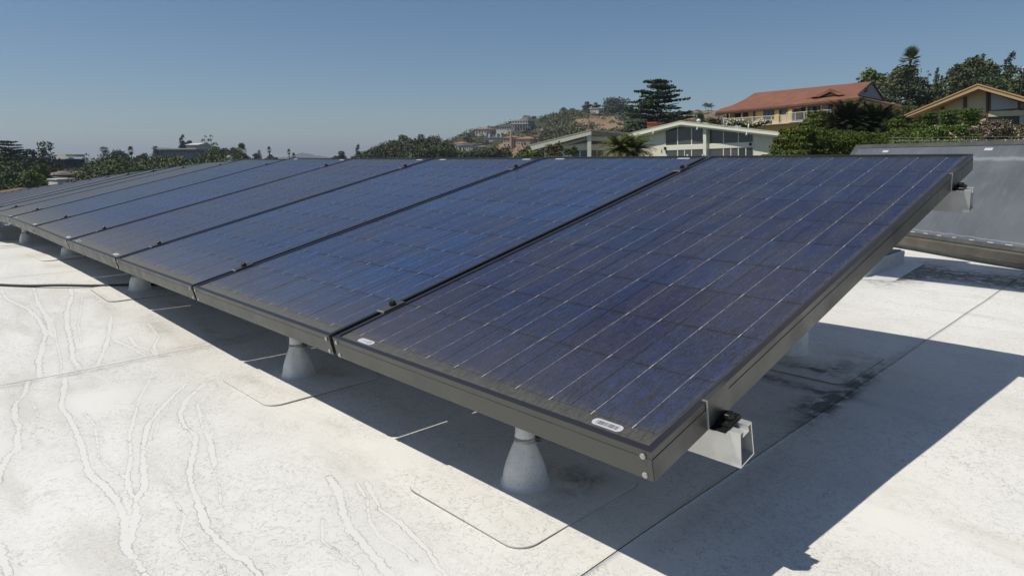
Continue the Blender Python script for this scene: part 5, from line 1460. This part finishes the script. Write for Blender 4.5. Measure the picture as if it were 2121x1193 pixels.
window(TA, TB, *[z2(1680, 0)[0], z2(2008, 0)[0]], z2(0, 535)[1], z2(0, 768)[1], th_, z2(0, 612)[1], z2(0, 742)[1], M_CURT, M_BROWN, 2.2, .02)
for k in range(17):
    X = 1712 + k * 17
    panel_part('blind_slat', TA, TB, [z2(X, 562 + (X - 1700) * .22), z2(X + 13, 565 + (X - 1700) * .22), z2(X + 13, 738 - (X - 1700) * .05), z2(X, 738 - (X - 1700) * .05)], mat('blind_white', (.50, .50, .47), .8), th_, .0, .02)
window(TA, TB, z2(2012, 0)[0], z2(2300, 0)[0], z2(0, 618)[1], z2(0, 742)[1], th_, z2(0, 670)[1], z2(0, 735)[1], M_WIN, M_BROWN, 2, .02)
window(TA, TB, z2(1680, 0)[0], z2(2000, 0)[0], z2(0, 828)[1], z2(0, 925)[1], th_, z2(0, 808)[1], z2(0, 925)[1], M_WING, M_BROWN, .8, -.02)
window(TA, TB, z2(2006, 0)[0], z2(2300, 0)[0], z2(0, 808)[1], z2(0, 925)[1], th_, z2(0, 800)[1], z2(0, 925)[1], M_CURT, M_BROWN, .8, -.02)
P, n = quad_on(TA, TB, [z2(790, 815), z2(1615, 468), z2(2320, 668), z2(2320, 720), z2(1620, 520), z2(800, 842)], .9)
MB().poly([rel(p, th_) for p in P], -n * .1).build('fascia', M_TAN, th_)
P, n = quad_on(TA, TB, [z2(1700, 520), z2(2320, 700), z2(2320, 760), z2(1700, 552)], .5); MB().poly([rel(p, th_) for p in P], -n * .15).build('frieze_board', M_BROWN, th_)
P, n = quad_on(TA, TB, [z2(786, 810), z2(1615, 462), z2(2320, 662)], .95); P = [rel(p, th_) for p in P]
mb = MB(); SW = Vector((.62, .78, 0)) * 8; mb.poly([P[0], P[1], P[1] - ZZ * .08, P[0] - ZZ * .08], SW); mb.poly([P[1], P[2], P[2] - ZZ * .08, P[1] - ZZ * .08], SW); mb.build('roof', M_TAN, th_)
P, n = quad_on(TA, TB, [z2(812, 838), z2(1615, 505), z2(1615, 512), z2(880, 838)], .8); MB().poly([rel(p, th_) for p in P], -n * 2).build('soffit', M_TAN, th_)
P, n = quad_on(TA, TB, [z2(905, 1100), z2(905, 830), z2(2300, 830), z2(2300, 1100)], -.5); MB().poly([rel(p, th_) for p in P], Vector((.62, .78, 0)) * 7).build('rear_volume', M_BEIGE, th_)
c = rel(on_plane(*z2(1602, 830), TA, TB), th_); MB().tube([c + Vector((0, -.2, -.1)), c + Vector((0, -.2, 0)), c + Vector((0, -.2, .12))], [.05, .11, .04], 10).build('wall_lamp', M_SHADE, th_, True)
# small statue-like lamp posts in the garden, street lamp on the skyline
g1 = thing('garden_statue', 'small pale garden figure beside the rightmost box shrub', 'statue', tuple(at(1992, 275, 43)))
MB().tube([(0, 0, -.3), (0, 0, .1), (.03, 0, .28), (0, 0, .42), (0, 0, .48), (0, 0, .58)], [.12, .09, .12, .05, .075, .03], 12).build('figure', mat('pale_stone', (.62, .58, .38), .8), g1, True)
sl = thing('street_lamp', 'street lamp head just showing on the skyline at the right edge', 'street lamp', tuple(at(2116, 175, 90)))
MB().tube([(0, 0, -3), (0, 0, 2.0)], .05, 8).build('pole', M_DKFR, sl)
MB().tube([(-.32, 0, 1.98), (-.1, 0, 2.06), (.15, 0, 2.10), (.38, 0, 2.05)], [.06, .13, .13, .05], 10).build('lamp_head', M_RAILW, sl, True)


# ---- small houses far away
def far_house(name, label, x0, x1, yt, yb, Y, wall, roof, rk='hip', rh=4, nw=(3, 1), depth=9, frame=None, base=7, over=.4, cat='house', rc_=None):
    """box house: wall rows between yt and yb (pixels), roof rh pixels high"""
    if x0 > 900:      # set the house where the hillside really passes under its foot
        Y = min(np.arange(225, 460, 3.0), key=lambda q: abs(at(x0, yb, q).z - ground(at((x0 + x1) / 2, yb, q).x, q) - .6) + abs(q - Y) * .004)
    k = Y / FPX; a = at(x0, yb, Y); HOUSES.append((x0 - 6, x1 + 8, yb, Y)); o = thing(name, label, cat, tuple(a)); o.rotation_euler = (0, 0, -.45 if x0 > 900 else -.12)
    W_ = (x1 - x0) * k; H_ = (yb - yt) * k; R_ = rh * k
    MB().box(0, W_, 0, depth, -base * k, H_).build('wall', wall, o)
    mb = MB()
    if rk == 'flat': mb.box(-over, W_ + over, -over, depth + over, H_ + .01, H_ + R_)
    else:
        bm = mb.bm; ins = (W_ * .28 if rk == 'hip' else 0)
        v = [bm.verts.new(p) for p in ((-over, -over, H_ + .02), (W_ + over, -over, H_ + .02), (W_ + over, depth + over, H_ + .02), (-over, depth + over, H_ + .02), (ins - (over if rk != 'hip' else 0), depth / 2, H_ + R_), (W_ - ins + (over if rk != 'hip' else 0), depth / 2, H_ + R_))]
        for f in ((0, 1, 5, 4), (2, 3, 4, 5), (1, 2, 5), (3, 0, 4), (3, 2, 1, 0)): bm.faces.new([v[i] for i in f])
    mb.build('roof', roof, o)
    nx, nf = nw
    for fl in range(nf):
        for i in range(nx):
            cx_ = W_ * (i + .5) / nx; ww2 = W_ / nx * .52; z0 = H_ * (fl + .28) / nf; z1_ = H_ * (fl + .80) / nf
            wdw = MB()
            for q in ((cx_ - ww2 / 2, cx_ + ww2 / 2, z0, z0 + .1), (cx_ - ww2 / 2, cx_ + ww2 / 2, z1_ - .1, z1_), (cx_ - ww2 / 2, cx_ - ww2 / 2 + .1, z0 + .1, z1_ - .1), (cx_ + ww2 / 2 - .1, cx_ + ww2 / 2, z0 + .1, z1_ - .1)):
                wdw.box(q[0], q[1], -.12, -.003, q[2], q[3])
            wo_ = wdw.build('window', frame or wall, o)
            MB().box(cx_ - ww2 / 2 + .1, cx_ + ww2 / 2 - .1, -.05, -.003, z0 + .1, z1_ - .1).build('pane', M_WIN, wo_)
    return o


M_TERR = m_varied('terracotta', (.34, .18, .115), (.28, .15, .10), 1, .8)
M_PEACH = m_varied('peach_stucco', (.52, .38, .27), (.46, .34, .25), .5, .85)
M_OFFW = m_varied('offwhite_stucco', (.62, .60, .54), (.55, .53, .48), .5, .85)
M_GREYH = mat('grey_house_wall', (.26, .27, .27), .8)
M_SLATE = mat('slate_roof', (.07, .07, .075), .8)
M_GBR = m_varied('grey_brown_shingles', (.22, .18, .14), (.16, .13, .105), 1.5, .9)
far_house('hill_house', 'small white hill house with low red roof left of the white stucco group', 937, 958, 299, 312, 300, M_OFFW, M_TERR, 'hip', 4, (3, 1))
far_house('hill_house', 'tall narrow white house block beside the small red roofed house', 948, 960, 302, 314, 292, M_OFFW, M_OFFW, 'flat', 1, (1, 1), 5)
far_house('hill_house', 'grey white terraced house right of the small white hill house', 962, 981, 302, 312, 305, M_OFFW, M_GREYH, 'flat', 1.5, (4, 1))
far_house('hill_house', 'small cream house half hidden in trees at the foot of the hill', 984, 1000, 305, 313, 290, M_OFFW, M_GBR, 'hip', 3, (2, 1))
far_house('hill_house', 'white hillside house with red roof, highest at the left', 985, 1010, 269, 279, 392, M_OFFW, M_TERR, 'hip', 4, (4, 1))
far_house('hill_house', 'long white house with dark flat roof below the columned house', 1028, 1062, 264, 271, 400, M_OFFW, M_SLATE, 'hip', 3, (6, 1))
hh = far_house('hill_house', 'grey hill house with columned terraces and a small tower', 1062, 1093, 252, 267, 408, M_GREYH, M_OFFW, 'flat', 1.2, (6, 2), 10, M_OFFW)
k_ = 408 / FPX
MB().box(16 * k_, 25 * k_, 2, 6, 16 * k_, 19 * k_).build('tower', M_OFFW, hh); MB().poly([(15 * k_, 1.5, 19 * k_), (26 * k_, 1.5, 19 * k_), (20.5 * k_, 1.5, 22 * k_)], (0, 5, 0)).build('tower_roof', M_GBR, hh)
for k in range(7):
    MB().box((1 + k * 4.8) * k_, (1.5 + k * 4.8) * k_, -1.6, -1.2, -2, 15 * k_).build('column', M_OFFW, hh)
MB().box(0, 31 * k_, -1.8, -.13, 7 * k_, 7.8 * k_).build('terrace', M_OFFW, hh)
h3 = far_house('hill_house', 'white house with dark slate roof and white chimneys below the ridge houses', 1003, 1045, 287, 292, 345, M_OFFW, M_SLATE, 'hip', 5, (7, 1))
for cx_ in (7, 22, 31):
    MB().box(cx_ * .25, cx_ * .25 + .7, 1, 2, 1.0, 3.2).build('chimney', M_OFFW, h3)
v1 = far_house('terracotta_villa', 'peach villa with terracotta roofs, left block with tall chimney', 1042, 1066, 287, 306, 325, M_PEACH, M_TERR, 'hip', 4, (3, 2), 9, M_OFFW)
MB().box(13.5 * .237, 16 * .237, -.6, .4, -5, 24 * .237).build('chimney', M_PEACH, v1)
far_house('terracotta_villa', 'peach villa middle block with arched terrace', 1068, 1100, 289, 300, 330, M_PEACH, M_TERR, 'hip', 4, (6, 1), 9, M_OFFW)
far_house('terracotta_villa', 'peach villa right end block', 1099, 1118, 284, 295, 334, M_PEACH, M_TERR, 'flat', 1.5, (2, 1), 9, M_OFFW)
far_house('hill_house', 'pale sliver of a house among the trees left of the bare bank', 1138, 1150, 267, 270, 350, M_OFFW, M_SLATE, 'flat', 1, (3, 1))
far_house('hill_house', 'tiny white house in the dark trees below the ridge', 1118, 1128, 262, 264.5, 380, M_OFFW, M_GREYH, 'flat', .8, (2, 1))
far_house('ridge_house', 'low white house between the ridge trees above the bare soil', 1222, 1240, 226, 229, 424, M_OFFW, M_OFFW, 'flat', 1.2, (4, 1))
# left side
lw_ = far_house('long_white_house', 'long low modern house with white roof slab and grey glass front on the left hill', 333, 408, 311, 320, 215, M_GREYH, M_OFFW, 'flat', 2.6, (12, 1), 6, M_GREYH, 11, 1.2)
far_house('white_roof_house', 'small white roof gable peeking above the long white house', 386, 410, 301, 306, 228, M_OFFW, M_OFFW, 'gable', 4, (3, 1), 8)
far_house('white_roof_house', 'grey flat roofed annex left of the long white house', 318, 334, 309, 318, 220, M_GREYH, M_GREYH, 'flat', 1.5, (2, 1), 4, None, 11)
rt2 = far_house('roof_terrace_house', 'house with pale eave strip and terrace between the dark trees', 106, 137, 331, 337, 160, M_SLATE, M_OFFW, 'flat', 1.3, (5, 1), 3, M_GREYH, 10, .9)
MB().box(.6, 3.2, 1, 7, 1.3, 1.9).build('roof_hut', M_BEIGE, rt2)
far_house('roof_terrace_house', 'thin pale eave right of the roof terrace house', 140, 158, 331, 335, 165, M_SLATE, M_OFFW, 'flat', 1, (3, 1), 3, None, 10)
gbh = far_house('shingled_house', 'grey brown shingled house above the white wall, left roof', 84, 110, 364, 374, 112, M_GREYH, M_GBR, 'hip', 8, (3, 1), 8)
far_house('shingled_house', 'grey brown shingled house above the white wall, right gabled roof', 113, 143, 364, 376, 116, M_GREYH, M_GBR, 'gable', 7, (4, 1), 7)
far_house('shingled_house', 'low grey brown porch roof at the corner of the white wall', 88, 100, 371, 374, 104, M_GREYH, M_GBR, 'hip', 4, (1, 1), 4)
wb = thing('white_building', 'plain white rendered block in full sun above the far panels', 'building', tuple(at(94, 392, 96)))
kk = 96 / FPX
MB().poly([(0, 1.0, -1), (9 * kk, -.2, -1), (52 * kk, -2.6, -1), (50 * kk, 3, -1)], (0, 0, 1 + 19 * kk)).build('wall', mat('white_render', (.74, .73, .70), .8), wb)
MB().poly([(-.1, .95, 19 * kk + .01), (9 * kk, -.35, 19 * kk + .01), (52.5 * kk, -2.8, 19 * kk + .01), (50 * kk, 3.1, 19 * kk + .01)], (0, 0, .12)).build('roof', M_OFFW, wb)
sh_ = far_house('shed', 'small shed with brown roof and white eave at the left picture edge', -14, 14, 401, 408, 60, M_OFFW, mat('brown_shingle', (.17, .11, .065), .9), 'hip', 9, (2, 1), 5, cat='shed')
far_house('shed', 'pale flat roof strip right of the brown roofed shed', 17, 34, 402, 406, 62, M_OFFW, M_OFFW, 'flat', 1, (2, 1), 4, cat='shed')
far_house('white_roof_house', 'pale roof patch showing low among the trees above the middle panels', 268, 284, 349, 352, 140, M_OFFW, M_OFFW, 'flat', .8, (2, 1), 6)
far_house('white_roof_house', 'small pale roof just above the panel crest', 334, 342, 343, 345, 150, M_OFFW, M_OFFW, 'flat', .8, (1, 1), 5)

# ================================================================== HAZE
hz = MB().box(-5200, 5200, -300, 5200, -36, 90).build('haze', None if False else [], None)
hm = bpy.data.materials.new('haze'); hm.use_nodes = True; hm.node_tree.nodes.clear()
ho = hm.node_tree.nodes.new('ShaderNodeOutputMaterial'); pv = hm.node_tree.nodes.new('ShaderNodeVolumePrincipled')
pv.inputs['Color'].default_value = (.74, .84, 1.0, 1); pv.inputs['Density'].default_value = .00026; pv.inputs['Anisotropy'].default_value = .3
hm.node_tree.links.new(pv.outputs[0], ho.inputs['Volume']); hz.data.materials.append(hm)
tag(hz, 'pale blue summer haze filling the air', kind='stuff')
